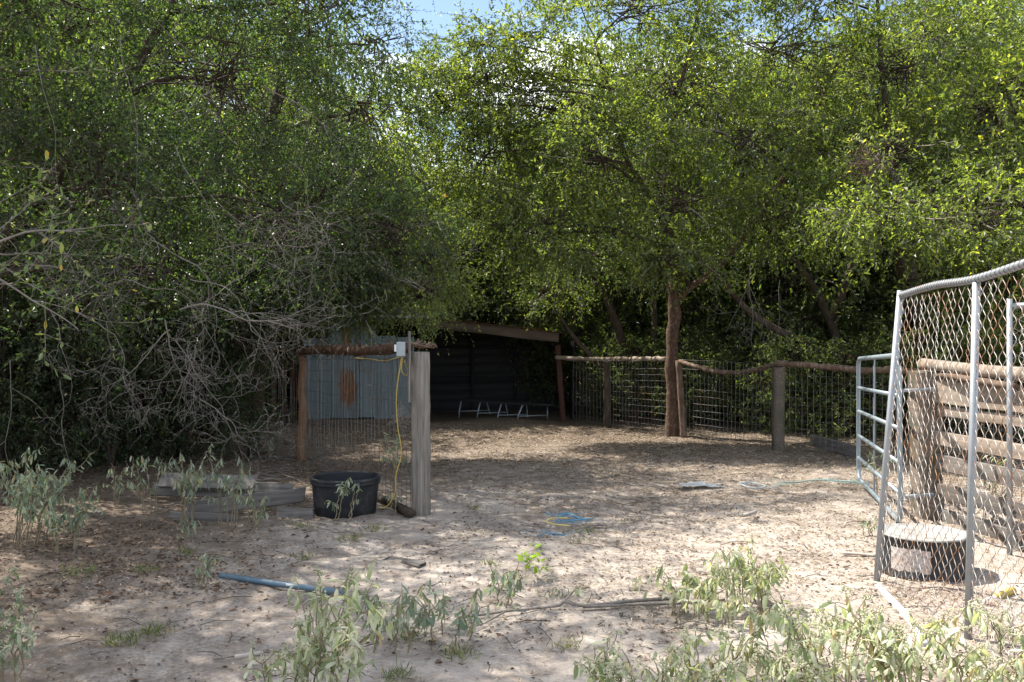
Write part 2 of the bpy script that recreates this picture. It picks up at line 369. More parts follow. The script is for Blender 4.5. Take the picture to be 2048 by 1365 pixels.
def foliage(lf, tw, centre, rad, nclump, twigs_per, leaf=.045, per=12, clump_r=.3, droop=.4, wood_mb=None, root=None, limb_r=.03, aspect=.45, twl=(.2, .45), tint=(0, 1), shell=.55):
    c = np.array(centre, float); rad = np.array(rad, float)
    u = unit(nclump) * (rng.uniform(shell ** 3, 1, (nclump, 1)) ** (1 / 3)); cc = c + u * rad
    if wood_mb is not None:
        n = min(nclump, 40); k = 6; t = np.linspace(0, 1, k)[None, :, None]
        st = c + (rng.normal(0, .12, (n, 3)) * rad); e = cc[:n]
        P = st[:, None] * (1 - t) + e[:, None] * t
        w = rng.normal(0, .05, (n, k, 3)); w[:, 0] = 0; P = P + w
        Rr = np.broadcast_to(np.linspace(1, .3, k)[None], (n, k)) * rng.uniform(.007, .014, (n, 1))
        tubes(wood_mb, P, Rr, 4)
    nt_ = nclump * twigs_per
    base = np.repeat(cc, twigs_per, 0) + rng.normal(0, clump_r * .6, (nt_, 3)) * np.array([1, 1, .7])
    out = (base - c) / rad; out /= np.linalg.norm(out, axis=1, keepdims=True) + 1e-9
    d = unit(nt_) * .8 + out * .7 + np.array([0, 0, -droop])
    d /= np.linalg.norm(d, axis=1, keepdims=True)
    Lt = rng.uniform(*twl, nt_)
    k = 4; t = np.linspace(0, 1, k)[None, :, None]
    P = base[:, None] + d[:, None] * Lt[:, None, None] * t; P[:, :, 2] -= (t[:, :, 0] ** 2) * Lt[:, None] * .25 * droop * 2
    sel = rng.random(nt_) < .45
    if sel.any():
        tubes(tw, P[sel][:, [0, 2, 3]], np.broadcast_to(np.array([.0035, .0026, .0012]), (sel.sum(), 3)) * 1.0, 3)
    tt = (np.arange(per) + .6) / per
    pos = base[:, None] + d[:, None] * (Lt[:, None, None] * tt[None, :, None]); pos[:, :, 2] -= (tt[None] ** 2) * Lt[:, None] * .25 * droop * 2
    n = nt_ * per; pos = pos.reshape(-1, 3) + rng.normal(0, .008, (n, 3))
    dd = np.repeat(d, per, 0) * .6 + unit(n) * .9 + np.array([0, 0, -.35 * droop - .05])
    nn = unit(n) * .7 + np.array([0, 0, .8])
    ln = leaf * rng.uniform(.5, 1.1, n) * np.repeat(np.repeat(rng.uniform(.8, 1.35, nclump), twigs_per), per)
    ti = np.clip(np.repeat(np.repeat(rng.uniform(0, 1, nclump), twigs_per), per) * .35 + rng.uniform(0, 1, n) * .65, 0, 1)
    ti = tint[0] + ti * (tint[1] - tint[0])
    leaf_quads(lf, pos, dd, nn, ln, ln * aspect * rng.uniform(.8, 1.2, n), ti)

def branchy(mb, p, d, length, r, depth, rr, droop=0., zig=.28, kids_n=(2, 4), tips=None):
    k = max(4, int(length / .075)); pts = [np.array(p, float)]; d = np.array(d, float); d /= np.linalg.norm(d); rad = [r]
    subs = []
    for i in range(k):
        d = d + rr.normal(0, zig, 3) * .5 + np.array([0, 0, -droop * .25]); d /= np.linalg.norm(d)
        pts.append(pts[-1] + d * length / k); rad.append(r * (1 - .72 * (i + 1) / k))
        if depth > 0 and i > 0 and rr.random() < (rr.uniform(*kids_n) / k): subs.append((pts[-1], d.copy(), i / k))
    tubes(mb, np.array(pts)[None], np.array(rad)[None], 5 if r > .008 else 3)
    if tips is not None and depth <= 1: tips += [(pts[j], d) for j in range(1, len(pts))]
    for q, dd, t in subs:
        s = np.cross(dd, rr.normal(0, 1, 3)); s /= np.linalg.norm(s)
        branchy(mb, q, dd * .55 + s * .85, length * rr.uniform(.35, .7) * (1.15 - .5 * t), max(r * .55 * (1 - .4 * t), .0022), depth - 1, rr, droop, zig, kids_n, tips)
def make_tree(name, label, cat, base, trunks, boughs, leafm, barkm, group=None, leaf=.045, kind_kw=None, limb_r=.035):
    """trunks: list of (points, radii); boughs: (centre, radii, clumps, twigs)"""
    root = thing(name, (base[0], base[1], 0), label, cat, group)
    tm = MB(); lf = MB(); tw = MB(); nodes = []
    for pts, rad in trunks:
        sp = smooth_path(pts, 5); rr = np.interp(np.linspace(0, 1, len(sp)), np.linspace(0, 1, len(rad)), rad)
        sp[1:-1] += rng.normal(0, 1, (len(sp) - 2, 3)) * rr[1:-1, None] * .12
        tube(tm, sp, rr * (1 + rng.normal(0, .05, len(rr))), 9); nodes += [(p, r) for p, r in zip(sp[2:], rr[2:])]
    br = MB(); dt = MB(); rb = np.random.default_rng(int(abs(base[0]) * 100) + len(boughs))
    for bgh in boughs:
        c, rad, ncl, twp = bgh[:4]; kw = dict(kind_kw or {}); kw.update(bgh[4] if len(bgh) > 4 else {})
        c = np.array(c, float)
        cost = [np.linalg.norm(p - c) + max(0, p[2] - c[2] + .2) * 1.2 for p, r in nodes]; q = int(np.argmin(cost))
        p, r = nodes[q]; lp = limb_pts(p, c, 9, .10, .05)
        if group is None:
            for _ in range(3):
                dv = unit(1, rb)[0]; dv[1] = -abs(dv[1]); dv[2] *= .6
                branchy(dt, c + dv * np.array(rad) * .45, dv, float(np.mean(rad)) * rb.uniform(.7, 1.1), .009, 2, rb, .05, .3, (3, 5))
        r0 = min(r * .7, limb_r * (1 + .15 * np.linalg.norm(p - c)))
        tube(br, lp, np.linspace(r0, .012, 9), 6)
        foliage(lf, tw, c, rad, ncl, twp, leaf=kw.pop('leaf', leaf), wood_mb=br, **kw)
    tm.build('trunk', barkm, root, True)
    if br.n: br.build('branches', M['bark'], root, True)
    if dt.n: props(dt.build('bare_twigs', M['bark_grey'], root, True), kind='stuff')
    if tw.n: props(tw.build('twigs', M['twig_dark'], root), kind='stuff')
    lf.build('crown', leafm, root)
    return root
def kids(o): return [c for c in C.objects if c.parent == o]
def copy_thing(o, loc, rz=0, sc=1, label=None, children=None):
    r = o.copy(); C.objects.link(r); r.location = loc; r.rotation_euler = (0, 0, rz); r.scale = (sc,) * 3 if np.isscalar(sc) else sc
    if label: r['label'] = label
    for ch in children:
        c = ch.copy(); C.objects.link(c); c.parent = r
    return r

# --- great left tree (near) ------------------------------------------------
B3 = lambda x, y, z, a, b, c, n, t, **k: ((x, y, z), (a, b, c), n, t, k)
make_tree('left_tree', 'large dark small-leaved tree filling the left edge of the clearing', 'tree', (-6.3, 10.2),
    [([(-6.3, 10.2, -.1), (-6.1, 10.1, 1.4), (-5.7, 9.9, 2.8), (-5.3, 9.6, 4.2), (-5.1, 9.3, 5.6)], [.19, .15, .12, .09, .05]),
     ([(-6.1, 10.1, 1.4), (-5.2, 10.3, 2.6), (-4.2, 10.5, 4.0), (-3.6, 10.7, 5.2)], [.11, .09, .07, .04])],
    [B3(-5.0, 8.9, 3.9, 1.3, 1.0, 1.0, 50, 17), B3(-3.9, 9.4, 3.0, 1.1, .9, .8, 42, 17), B3(-4.7, 9.6, 4.9, 1.5, 1.2, 1.0, 55, 17),
     B3(-3.0, 10.3, 4.2, 1.1, 1.0, 1.0, 45, 17), B3(-6.2, 8.9, 5.2, 1.6, 1.3, 1.2, 50, 14), B3(-3.3, 10.5, 5.6, 1.3, 1.1, .9, 45, 15),
     B3(-5.6, 8.0, 6.4, 1.9, 1.6, 1.0, 55, 13), B3(-2.5, 10.9, 2.9, 1.0, .8, .9, 34, 17), B3(-4.8, 10.2, 2.2, 1.1, .8, .9, 38, 15),
     B3(-3.9, 9.0, 6.8, 1.3, 1.4, .9, 34, 12), B3(-6.8, 7.0, 5.6, 1.6, 1.4, 1.0, 36, 12), B3(-2.2, 11.1, 5.1, .8, .8, .8, 26, 15), B3(-4.5, 7.5, 6.4, 1.5, 1.2, .8, 72, 14), B3(-5.6, 6.4, 6.0, 1.5, 1.0, .8, 90, 15), B3(-3.7, 6.9, 6.6, 1.1, .9, .6, 55, 15), B3(-6.6, 7.8, 7.2, 1.6, 1.2, .6, 60, 14), B3(-2.0, 11.5, 6.0, .8, .8, .6, 18, 14), B3(-3.6, 9.9, 2.2, .8, .6, .6, 26, 14)],  # high near boughs, out of frame, added to shade the left foreground
    M['leaf_dark'], M['bark'], leaf=.052, kind_kw=dict(clump_r=.27, per=12, aspect=.5, droop=.15))
make_tree('middle_left_tree', 'dark tree behind the wire fence with leafy boughs hanging over the log rail', 'tree', (-3.9, 13.2),
    [([(-3.9, 13.2, -.1), (-3.85, 13.1, 1.5), (-3.4, 12.9, 3.1), (-3.0, 12.8, 4.6), (-2.8, 12.9, 5.8)], [.17, .14, .11, .07, .04]),
     ([(-3.85, 13.1, 1.5), (-2.9, 12.6, 2.4), (-2.0, 12.0, 2.9), (-1.3, 11.5, 2.7)], [.08, .06, .045, .025])],
    [B3(-3.4, 12.6, 4.2, 1.3, 1.0, 1.1, 45, 14), B3(-2.3, 12.4, 3.3, 1.0, .9, .8, 38, 15), B3(-3.0, 12.4, 5.8, 1.2, 1.0, .9, 32, 14),
     B3(-1.55, 11.8, 2.75, .75, .7, .55, 34, 16), B3(-2.4, 11.6, 2.15, .9, .6, .42, 34, 16), B3(-3.6, 12.0, 2.2, .9, .6, .6, 34, 14), B3(-1.9, 12.8, 4.4, .8, .8, .8, 24, 14),
     B3(-3.2, 11.9, 1.45, .7, .4, .35, 14, 10), B3(-2.9, 12.2, 2.35, .9, .6, .5, 38, 14), B3(-2.1, 12.3, 2.25, .7, .6, .4, 30, 14), B3(-2.6, 12.8, 7.2, 1.4, 1.1, .6, 24, 13), B3(-1.0, 12.6, 7.5, 1.1, .9, .5, 13, 13), B3(-1.9, 13.4, 5.4, .8, .8, .6, 22, 12), B3(-1.6, 15.2, 7.6, 1.4, 1.0, .5, 18, 12)],  # topmost boughs, unseen above the frame, added for shade in the clearing
    M['leaf_dark'], M['bark'], leaf=.054, kind_kw=dict(clump_r=.26, aspect=.5, tint=(.15, 1)))
make_tree('lit_bough_tree', 'young tree with fresh green leaves hanging over the big round post', 'tree', (-3.25, 12.4),
    [([(-3.25, 12.4, -.1), (-3.0, 12.4, 1.5), (-2.0, 12.5, 2.45), (-.95, 12.2, 2.5)], [.07, .055, .04, .02])],
    [B3(-1.05, 12.3, 2.35, .5, .6, .38, 26, 14), B3(-.95, 11.3, 2.02, .28, .4, .18, 12, 13), B3(-1.5, 12.9, 2.9, .8, .7, .5, 28, 13), B3(-1.9, 12.3, 2.0, .5, .35, .2, 20, 13), B3(-2.5, 12.2, 1.95, .5, .35, .22, 20, 13)],
    M['leaf_fresh'], M['bark'], leaf=.04, kind_kw=dict(clump_r=.2, aspect=.5, droop=.5))

# --- the centre tree by the fence ------------------------------------------
D = 14.7
make_tree('fence_tree', 'tree with flaky reddish trunk standing in the line of the wire fence', 'tree', (2.37, 14.7),
    [([AT(1345, 884, D), AT(1345, 800, D), AT(1344, 700, D), AT(1350, 610, D), AT(1346, 540, D), AT(1338, 470, 14.6), AT(1318, 425, 14.5)], [.11, .092, .085, .092, .08, .068, .06]),
     ([AT(1318, 425, 14.5), AT(1285, 370, 14.5), AT(1250, 310, 14.6), AT(1225, 200, 14.8), AT(1190, 90, 15)], [.055, .045, .035, .025, .015]),
     ([AT(1318, 425, 14.5), AT(1330, 350, 14.4), AT(1345, 260, 14.4), AT(1370, 130, 14.5), AT(1400, 10, 14.6)], [.055, .045, .035, .025, .015]),
     ([AT(1352, 610, D), AT(1380, 575, 14.6), AT(1450, 520, 14.5), AT(1540, 400, 14.5), AT(1620, 250, 14.6), AT(1690, 90, 14.8)], [.06, .05, .045, .04, .03, .018])],
    [B3(2.3, 13.9, 3.3, 1.0, .8, .65, 40, 13), B3(1.3, 13.8, 3.9, 1.0, .9, .75, 38, 13), B3(3.3, 13.9, 4.2, 1.1, .9, .8, 38, 13),
     B3(.5, 13.9, 3.0, .85, .8, .65, 30, 13), B3(2.3, 14.2, 5.0, 1.2, 1.0, .8, 42, 13), B3(.7, 14.3, 4.8, 1.1, .9, .7, 30, 12),
     B3(3.9, 14.5, 5.6, 1.3, 1.0, .9, 38, 12), B3(1.7, 14.5, 6.2, 1.4, 1.0, .7, 36, 12), B3(-.35, 14.4, 4.1, .8, .8, .7, 26, 12),
     B3(3.9, 14.3, 3.2, .9, .8, .6, 22, 12), B3(.2, 14.6, 5.85, 1.1, .8, .35, 14, 11), B3(3.3, 14.6, 6.9, 1.3, 1.1, .7, 26, 11), B3(2.2, 13.6, 2.5, .7, .6, .35, 16, 13), B3(-.5, 14.7, 5.2, .8, .7, .7, 24, 12), B3(-1.1, 14.6, 4.9, .8, .7, .6, 24, 12), B3(-.5, 14.6, 5.75, .9, .6, .3, 16, 11), B3(.9, 14.8, 6.75, 1.0, .8, .35, 18, 11), B3(2.6, 14.8, 6.9, 1.0, .8, .4, 18, 11), B3(-.6, 15.1, 4.6, .9, .5, .5, 30, 12), B3(.3, 15.2, 5.4, .9, .5, .5, 30, 12), B3(-1.4, 15.3, 5.4, .8, .5, .4, 20, 12), B3(-.1, 14.2, 3.0, .7, .6, .5, 20, 13)],
    M['leaf_mid'], M['bark_red'], leaf=.068, kind_kw=dict(clump_r=.28, aspect=.46, droop=.3, per=11))
make_tree('right_tree', 'tall spreading tree above the metal gate at the right of the clearing', 'tree', (6.2, 15.2),
    [([(6.2, 15.2, -.1), (6.1, 15.1, 1.6), (5.8, 14.8, 3.2), (5.4, 14.4, 4.8), (5.2, 14.2, 6.4)], [.16, .13, .09, .05, .02]),
     ([(6.1, 15.1, 1.6), (5.4, 13.9, 2.6), (4.9, 12.6, 3.2), (4.6, 11.8, 3.1)], [.09, .07, .05, .025]),
     ([(5.8, 14.8, 3.2), (6.6, 13.9, 4.2), (7.0, 13.2, 5.2)], [.08, .06, .03])],
    [B3(5.3, 13.8, 5.2, 1.3, 1.1, .9, 42, 12), B3(6.4, 13.2, 4.6, 1.2, 1.0, .9, 40, 12), B3(5.9, 13.6, 6.6, 1.5, 1.2, .8, 32, 11),
     B3(4.5, 11.9, 2.95, .9, .8, .45, 32, 13), B3(5.4, 11.7, 2.9, .9, .8, .5, 34, 13), B3(5.0, 13.2, 3.9, 1.1, .9, .7, 36, 12), B3(6.5, 12.4, 3.3, 1.0, .8, .7, 34, 12),
     B3(4.6, 14.6, 6.4, 1.0, 1.0, .8, 20, 11), B3(4.4, 14.6, 7.2, 1.2, 1.0, .5, 22, 11), B3(7.6, 12.8, 5.6, 1.4, 1.1, 1.0, 30, 11), B3(6.0, 12.2, 2.3, .9, .7, .5, 26, 12)],
    M['leaf_mid'], M['bark'], leaf=.068, kind_kw=dict(clump_r=.28, aspect=.46, droop=.3, per=11))

make_tree('leaning_tree', 'dark leaning many-stemmed tree just behind the sagging rail of the wire fence', 'tree', (4.6, 15.6),
    [([AT(1690, 890, 15.4), AT(1688, 760, 15.4), AT(1660, 640, 15.2), AT(1590, 520, 15), AT(1500, 420, 15)], [.09, .075, .06, .045, .02]),
     ([AT(1688, 760, 15.4), AT(1610, 690, 15.2), AT(1520, 640, 15), AT(1440, 560, 15), AT(1380, 470, 15)], [.07, .06, .05, .035, .02]),
     ([AT(1660, 640, 15.2), AT(1710, 520, 15), AT(1740, 380, 14.8)], [.07, .05, .03])],
    [B3(3.6, 15.0, 3.4, .8, .6, .6, 20, 10), B3(2.7, 15.2, 3.1, .7, .6, .5, 16, 10), B3(5.2, 15.0, 3.6, .8, .6, .6, 20, 10)], M['leaf_back'], M['bark'], leaf=.065, kind_kw=dict(clump_r=.25, aspect=.46))
make_tree('dark_stemmed_tree', 'thin dark trunks close behind the fence left of the reddish trunk', 'tree', (2.0, 16.9),
    [([AT(1262, 860, 16.9), AT(1255, 760, 16.9), AT(1235, 650, 16.8), AT(1190, 560, 16.6)], [.10, .085, .07, .04]),
     ([AT(1262, 850, 16.9), AT(1300, 740, 16.8), AT(1308, 620, 16.8), AT(1290, 500, 16.6)], [.08, .065, .05, .03]),
     ([AT(1262, 850, 16.9), AT(1225, 760, 16.6), AT(1160, 690, 16.4), AT(1110, 620, 16.2)], [.06, .05, .04, .02])],
    [B3(1.2, 16.5, 2.7, .7, .6, .4, 18, 10), B3(2.2, 16.6, 3.0, .7, .6, .5, 18, 10), B3(.7, 16.4, 2.2, .5, .5, .22, 12, 10)], M['leaf_back'], M['bark'], leaf=.065, kind_kw=dict(clump_r=.25, aspect=.46))

# --- thicket behind -----------------------------------------------------------
def bg_tree(name, label, h, w, seed, n=42):
    boughs = []; r = np.random.default_rng(seed)
    for i in range(9):
        a = i * 2.4 + r.uniform(-.4, .4); z = h * (.33 + .6 * (i + .5) / 9); q = w * (1 - .45 * (i / 9)) * .55
        boughs.append(B3(math.cos(a) * q, math.sin(a) * q, z, w * .48, w * .45, h * .13, n, 8))
    boughs.append(B3(0, 0, h * .93, w * .4, w * .4, h * .09, n, 7))
    st = []
    for s in range(3):
        a = s * 2.1 + seed; st.append(([(0.1 * math.cos(a), .1 * math.sin(a), -.1), (math.cos(a) * .35, math.sin(a) * .35, h * .2), (math.cos(a) * w * .3, math.sin(a) * w * .3, h * .45), (math.cos(a + .4) * w * .45, math.sin(a + .4) * w * .45, h * .75)], [.10 - .02 * s, .08, .06, .025]))
    return make_tree(name, label, 'tree', (0, 0), st, boughs, M['leaf_back'], M['bark'], 'trees of the thicket behind the fences', leaf=.088, kind_kw=dict(clump_r=.34, per=9, aspect=.46, droop=.5, twl=(.25, .5)))
LB = 'leafy many-stemmed tree in the dense thicket behind the fence and shed'
protos = [bg_tree('thicket_tree', LB, 6.4, 2.3, 1), bg_tree('thicket_tree', LB, 5.6, 2.5, 2)]
pk = [kids(p) for p in protos]
spots = [(-9.2, 13.5, 1.25), (-7.2, 14.6, 1.3), (-6.8, 17.4, 1.25), (-3.8, 18.6, 1.05), (-2.6, 20.5, .82), (-.9, 21.3, .92), (.4, 19.8, .86), (1.7, 18.4, .86),
         (3.4, 18.6, 1.1), (5.3, 18.2, 1.15), (7.4, 17.6, 1.15), (9.4, 16.5, 1.15), (2.4, 22.5, 1.2), (6.4, 22.5, 1.4), (10, 21, 1.35), (-1.4, 26, .95), (-5.5, 22.5, 1.3), (-9, 19, 1.35), (1.0, 27, 1.05), (11.8, 17.5, 1.3)]
for i, (x, y, s) in enumerate(spots):
    k = i % 2
    if i < 2: protos[i].location = (x, y, 0); protos[i].rotation_euler = (0, 0, i * 2.0); protos[i].scale = (s,) * 3
    else: copy_thing(protos[k], (x, y, 0), i * 1.9, (s * rnd.uniform(.95, 1.15), s * rnd.uniform(.95, 1.15), s), children=pk[k])
def bush(name, label, group, leafm, h, w, seed, leaf=.045, n=26):
    r = np.random.default_rng(seed); boughs = []
    for i in range(7):
        a = i * 2.4; z = h * (.12 + .78 * (i + .5) / 7); q = w * .42 * (1 - .3 * i / 7)
        boughs.append(B3(math.cos(a) * q, math.sin(a) * q, z, w * .42, w * .42, h * .14, n, 8))
    st = [([(0, 0, -.05), (math.cos(a) * .15, math.sin(a) * .15, h * .35), (math.cos(a) * w * .35, math.sin(a) * w * .35, h * .85)], [.028, .02, .008]) for a in (0.3, 1.7, 2.9, 4.1, 5.3)]
    return make_tree(name, label, 'shrub', (0, 0), st, boughs, leafm, M['bark'], group, leaf=leaf, kind_kw=dict(clump_r=.26, per=10, aspect=.5, droop=.2, twl=(.12, .3)), limb_r=.015)
LS = 'bushy evergreen shrub in the dark undergrowth behind the wire fence'
bs = bush('undergrowth_shrub', LS, 'shrubs behind the wire fence', M['leaf_back'], 1.9, 1.2, 5, .062)
bk = kids(bs)
for i, (x, y, s) in enumerate([(1.9, 17.0, .8), (3.1, 16.2, .8), (4.3, 15.2, .75), (5.2, 14.6, .8), (6.4, 14.0, .85), (1.0, 18.6, 1.0), (7.4, 13.2, .9), (4.9, 16.6, 1.1), (2.6, 18.0, 1.1), (8.6, 12.2, 1.0), (6.6, 15.9, 1.2), (3.6,17.3,1.2), (.2, 20.5, 1.5), (2.0, 20.8, 1.7), (3.8, 20.6, 1.7), (5.6, 20.2, 1.7), (7.6, 19.6, 1.8), (9.6, 18.6, 1.8), (4.6, 18.6, 1.5), (-1.6, 21.5, 1.5), (-3.6, 21, 1.6), (6.2, 18, 1.6)]):
    if i == 0: bs.location = (x, y, 0); bs.scale = (s,) * 3
    else: copy_thing(bs, (x, y, 0), i * 1.3, s, children=bk)
LH = 'dark leafy shrub in the hedge at the left of the clearing'
hs = bush('hedge_shrub', LH, 'shrubs of the left hedge', M['leaf_dark'], 2.3, 1.25, 9, .050, 34)
hk = kids(hs)
for i, (x, y, s) in enumerate([(-5.6, 10.9, 1.0), (-4.6, 11.4, .95), (-3.8, 12.3, .9), (-6.6, 10.4, 1.15), (-5.3, 12.4, 1.2), (-7.4, 9.4, 1.1), (-4.5, 13.4, 1.1), (-6.8, 12.2, 1.3), (-7.6, 13.6, 1.3), (-8.2, 10.6, 1.3)]):
    if i == 0: hs.location = (x, y, 0)
    else: copy_thing(hs, (x, y, 0), i * 1.7, s, children=hk)

TL = ['thicket tree behind the hedge, farthest left of the clearing', 'thicket tree rising behind the left hedge, next to the large dark tree', 'thicket tree behind the metal shed, left end', 'thicket tree directly behind the metal shed roof', 'thicket tree behind the gap between metal shed and open shelter', 'low thicket tree below the sky gap, left one', 'low thicket tree behind the shelter roof beam', 'thicket tree behind the shelter corner with the red post',
      'thicket tree behind the tree with reddish trunk', 'thicket tree behind the square fence post', 'thicket tree behind the metal gate', 'thicket tree behind the plank fence at the right']
tt_ = [o for o in C.objects if o.parent is None and o.get('group') == 'trees of the thicket behind the fences']
tt_ = [protos[0], protos[1]] + [o for o in tt_ if o not in protos]
for o, t in zip(tt_, TL): o['label'] = t
for o in tt_[len(TL):]: o['label'] = 'far tree standing in the rear of the thicket, mostly hidden by nearer trees'
SL = ['shrub behind the first fence bay beside the open shelter', 'shrub behind the fence just left of the reddish trunk', 'shrub behind the sagging rail of the wire fence', 'shrub behind the fence right of the square post', 'shrub behind the pipe gate', 'shrub close behind the corner of the open shelter', 'shrub behind the plank fence post', 'larger shrub deeper behind the sagging rail', 'larger shrub deeper behind the reddish trunk']
ss_ = [bs] + [o for o in C.objects if o.parent is None and o.get('group') == 'shrubs behind the wire fence' and o is not bs]
for o, t in zip(ss_, SL): o['label'] = t
for o in ss_[len(SL):]: o['label'] = 'dark shrub far back in the thicket, hidden among stems'
HL = ['hedge shrub behind the left woolly weed clump', 'hedge shrub behind the left end of the board pile', 'hedge shrub beside the crooked post fence, right end of hedge', 'hedge shrub at the left edge of the photograph']
hh_ = [hs] + [o for o in C.objects if o.parent is None and o.get('group') == 'shrubs of the left hedge' and o is not hs]
for o, t in zip(hh_, HL): o['label'] = t
for o in hh_[len(HL):]: o['label'] = 'dark shrub in the back rows of the left hedge'

# ------------------------------------------------------------------ bare branching shrubs
def bare(name, label, starts, seed, **kw):
    rr = np.random.default_rng(seed); mb = MB()
    for p, d, L_, r in starts: branchy(mb, p, d, L_, r, 3, rr, **kw)
    o = thing(name, (starts[0][0][0], starts[0][0][1], 0), label, 'branch'); mb.build('branches', M['bark_grey'], o, True); return o
a1 = AT(-60, 480, 6.9); a2 = AT(290, 640, 8.0); a3 = AT(440, 560, 8.3)
A_ = lambda px, py, d: tuple(AT(px, py, d))
bare('bare_branch', 'pale grey leafless thorny boughs drooping from the left tree in front of the hedge',
     [(A_(-80, 480, 8.4), (.9, 0, -.10), 2.0, 0.0101), (A_(60, 530, 8.6), (.85, .1, -.45), 1.5, 0.0086), (A_(150, 620, 8.4), (.8, 0, -.5), 1.1, 0.0065), (A_(250, 560, 8.6), (.9, 0, -.15), 1.3, 0.0072),
      (A_(360, 620, 8.2), (.9, 0, .1), 1.1, 0.0094), (A_(340, 660, 8.2), (-.7, 0, -.35), .9, 0.0072), (A_(330, 640, 8.2), (.4, 0, -.8), .9, 0.0072), (A_(350, 680, 8.3), (.5, .1, -.9), 1.0, 0.0065), (A_(390, 690, 8.3), (.05, 0, -1), .8, 0.0058),
      (A_(300, 480, 8.6), (.9, 0, -.2), 1.4, 0.0072), (A_(380, 560, 8.5), (.9, .1, -.2), 1.3, 0.0065), (A_(430, 500, 8.6), (.9, .1, .2), 1.0, 0.0058), (A_(450, 640, 8.6), (.9, .1, -.15), 1.0, 0.0065), (A_(400, 800, 8.5), (.8, 0, -.4), .9, 0.0058),
      (A_(560, 400, 9.2), (.5, .1, -.8), 1.3, 0.0050), (A_(250, 400, 8.8), (.6, 0, -.7), 1.0, 0.0050), (A_(420, 390, 9), (.3, 0, -.6), .8, 0.0050), (A_(100, 620, 8.6), (.5, 0, -.7), .9, 0.0050)], 21, droop=.10, zig=.42, kids_n=(4, 7))
bare('hanging_vine', 'thin bare grey stems hanging down before the hedge beside the left edge',
     [(tuple(AT(20, 720, 8.6)), (.25, 0, -1), 1.1, .0045), (tuple(AT(120, 760, 9)), (.1, 0, -1), .9, .004), (tuple(AT(70, 90, 8)), (.2, 0, -1), 1.2, .0045), (tuple(AT(240, 80, 8.4)), (.35, 0, -.9), 1.3, .0045), (tuple(AT(350, 290, 8.4)), (.3, 0, -.9), 1.2, .0045)], 22, droop=.2, zig=.2, kids_n=(1, 3))
bare('dead_hanging_branch', 'bleached dead branch hanging below the boughs right of the reddish trunk',
     [(tuple(AT(1500, 530, 13.2)), (.0, -.05, -1), 1.2, .008), (tuple(AT(1505, 560, 13.2)), (-.5, 0, -.8), .8, .006), (tuple(AT(1500, 575, 13.2)), (.35, 0, -.8), .7, .006), (tuple(AT(1560, 560, 13.1)), (-.2, 0, -.9), .8, .006)], 23, droop=.3, zig=.25, kids_n=(3, 5))
# the near branch with bigger leaves at the left edge
rr = np.random.default_rng(31); nb = thing('leafy_near_branch', (-3.0, 5.2, 0), 'near branch with oval leaves reaching in from the left edge at eye height', 'branch')
m = MB(); tips = []
branchy(m, AT(-120, 560, 5.3), (AT(225, 385, 5.0) - AT(-60, 540, 5.3)), 1.0, .011, 2, rr, 0, .16, (5, 7), tips)
branchy(m, AT(-120, 500, 5.3), (1, 0, -.12), .9, .009, 2, rr, 0, .18, (3, 5), tips)
branchy(m, AT(-90, 440, 5.4), (1, 0, .45), .5, .007, 2, rr, 0, .2, (3, 5), tips)
m.build('twig', M['bark_grey'], nb, True)

# big single leaves as mesh data (origin at the stalk, pointing +Z)
def leaf_mesh(name, mt, curl, asp, seed, fold=.25):
    r = np.random.default_rng(seed); K = 5; ts = np.linspace(0, 1, K)
    wid = np.sin(np.clip(ts * .93 + .07, 0, 1) * math.pi) ** .8 * asp * .5; wid[-1] = 0
    V = []; ang = 0; p = np.zeros(2); step = 1 / (K - 1)
    for i in range(K):
        z, y = p
        V += [(-wid[i], y + fold * wid[i], z), (0, y, z), (wid[i], y + fold * wid[i] * r.uniform(.5, 1.4), z)]
        ang += curl / (K - 1); p = p + np.array([math.cos(ang), math.sin(ang)]) * step
    F = []
    for i in range(K - 1):
        a = i * 3; F += [[a, a + 1, a + 4, a + 3], [a + 1, a + 2, a + 5, a + 4]]
    m = MB(); m.add(V, F); return m.mesh(name, mt, smooth=True)
CRO = [leaf_mesh('leaf', M['croton'], c, a, i, f) for i, (c, a, f) in enumerate([(.6, .24, .3), (1.2, .20, .6), (1.8, .23, .4), (.9, .25, .3), (1.4, .27, .8), (2.2, .22, .5)])]
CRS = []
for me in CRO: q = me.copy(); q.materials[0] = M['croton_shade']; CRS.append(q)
SPR = [leaf_mesh('leaf', M['sprig'], c, .55, 40 + i, .3) for i, c in enumerate((.4, 1.0, -.3))]
NBL = [leaf_mesh('leaf', M['leaf_oval'] if 'leaf_oval' in M else leafmat('oval_leaves', [(0, (.07, .11, .04)), (.6, (.12, .17, .06)), (.9, (.22, .23, .08)), (1, (.35, .25, .05))], (2.2, 2.3, 1), .4, .45, True), c, .45, 60 + i, .3) for i, c in enumerate((.3, .8, -.3))]
def put_leaf(meshes, root, pos, d, size, r):
    me = meshes[r.integers(len(meshes))]
    o = bpy.data.objects.new('leaf', me); C.objects.link(o); o.parent = root
    o.location = Vector(tuple(pos)) - root.location
    z_ = Vector(tuple(d)).normalized(); dn = Vector((r.normal(0, .35), r.normal(0, .35), -1)); x_ = dn.cross(z_)
    if x_.length < .05: x_ = Vector((1, 0, 0))
    x_.normalize(); y_ = z_.cross(x_).normalized(); q = Matrix((x_, y_, z_)).transposed().to_quaternion()
    o.rotation_mode = 'QUATERNION'; o.rotation_quaternion = q; s = size * r.uniform(.7, 1.2); o.scale = (s, s, s); return o
for i, (p, d) in enumerate(tips):
    if rr.random() < .75: put_leaf(NBL, nb, p, unit(1, rr)[0] * .8 + d * .5 + np.array([0, 0, .2]), .05, rr)

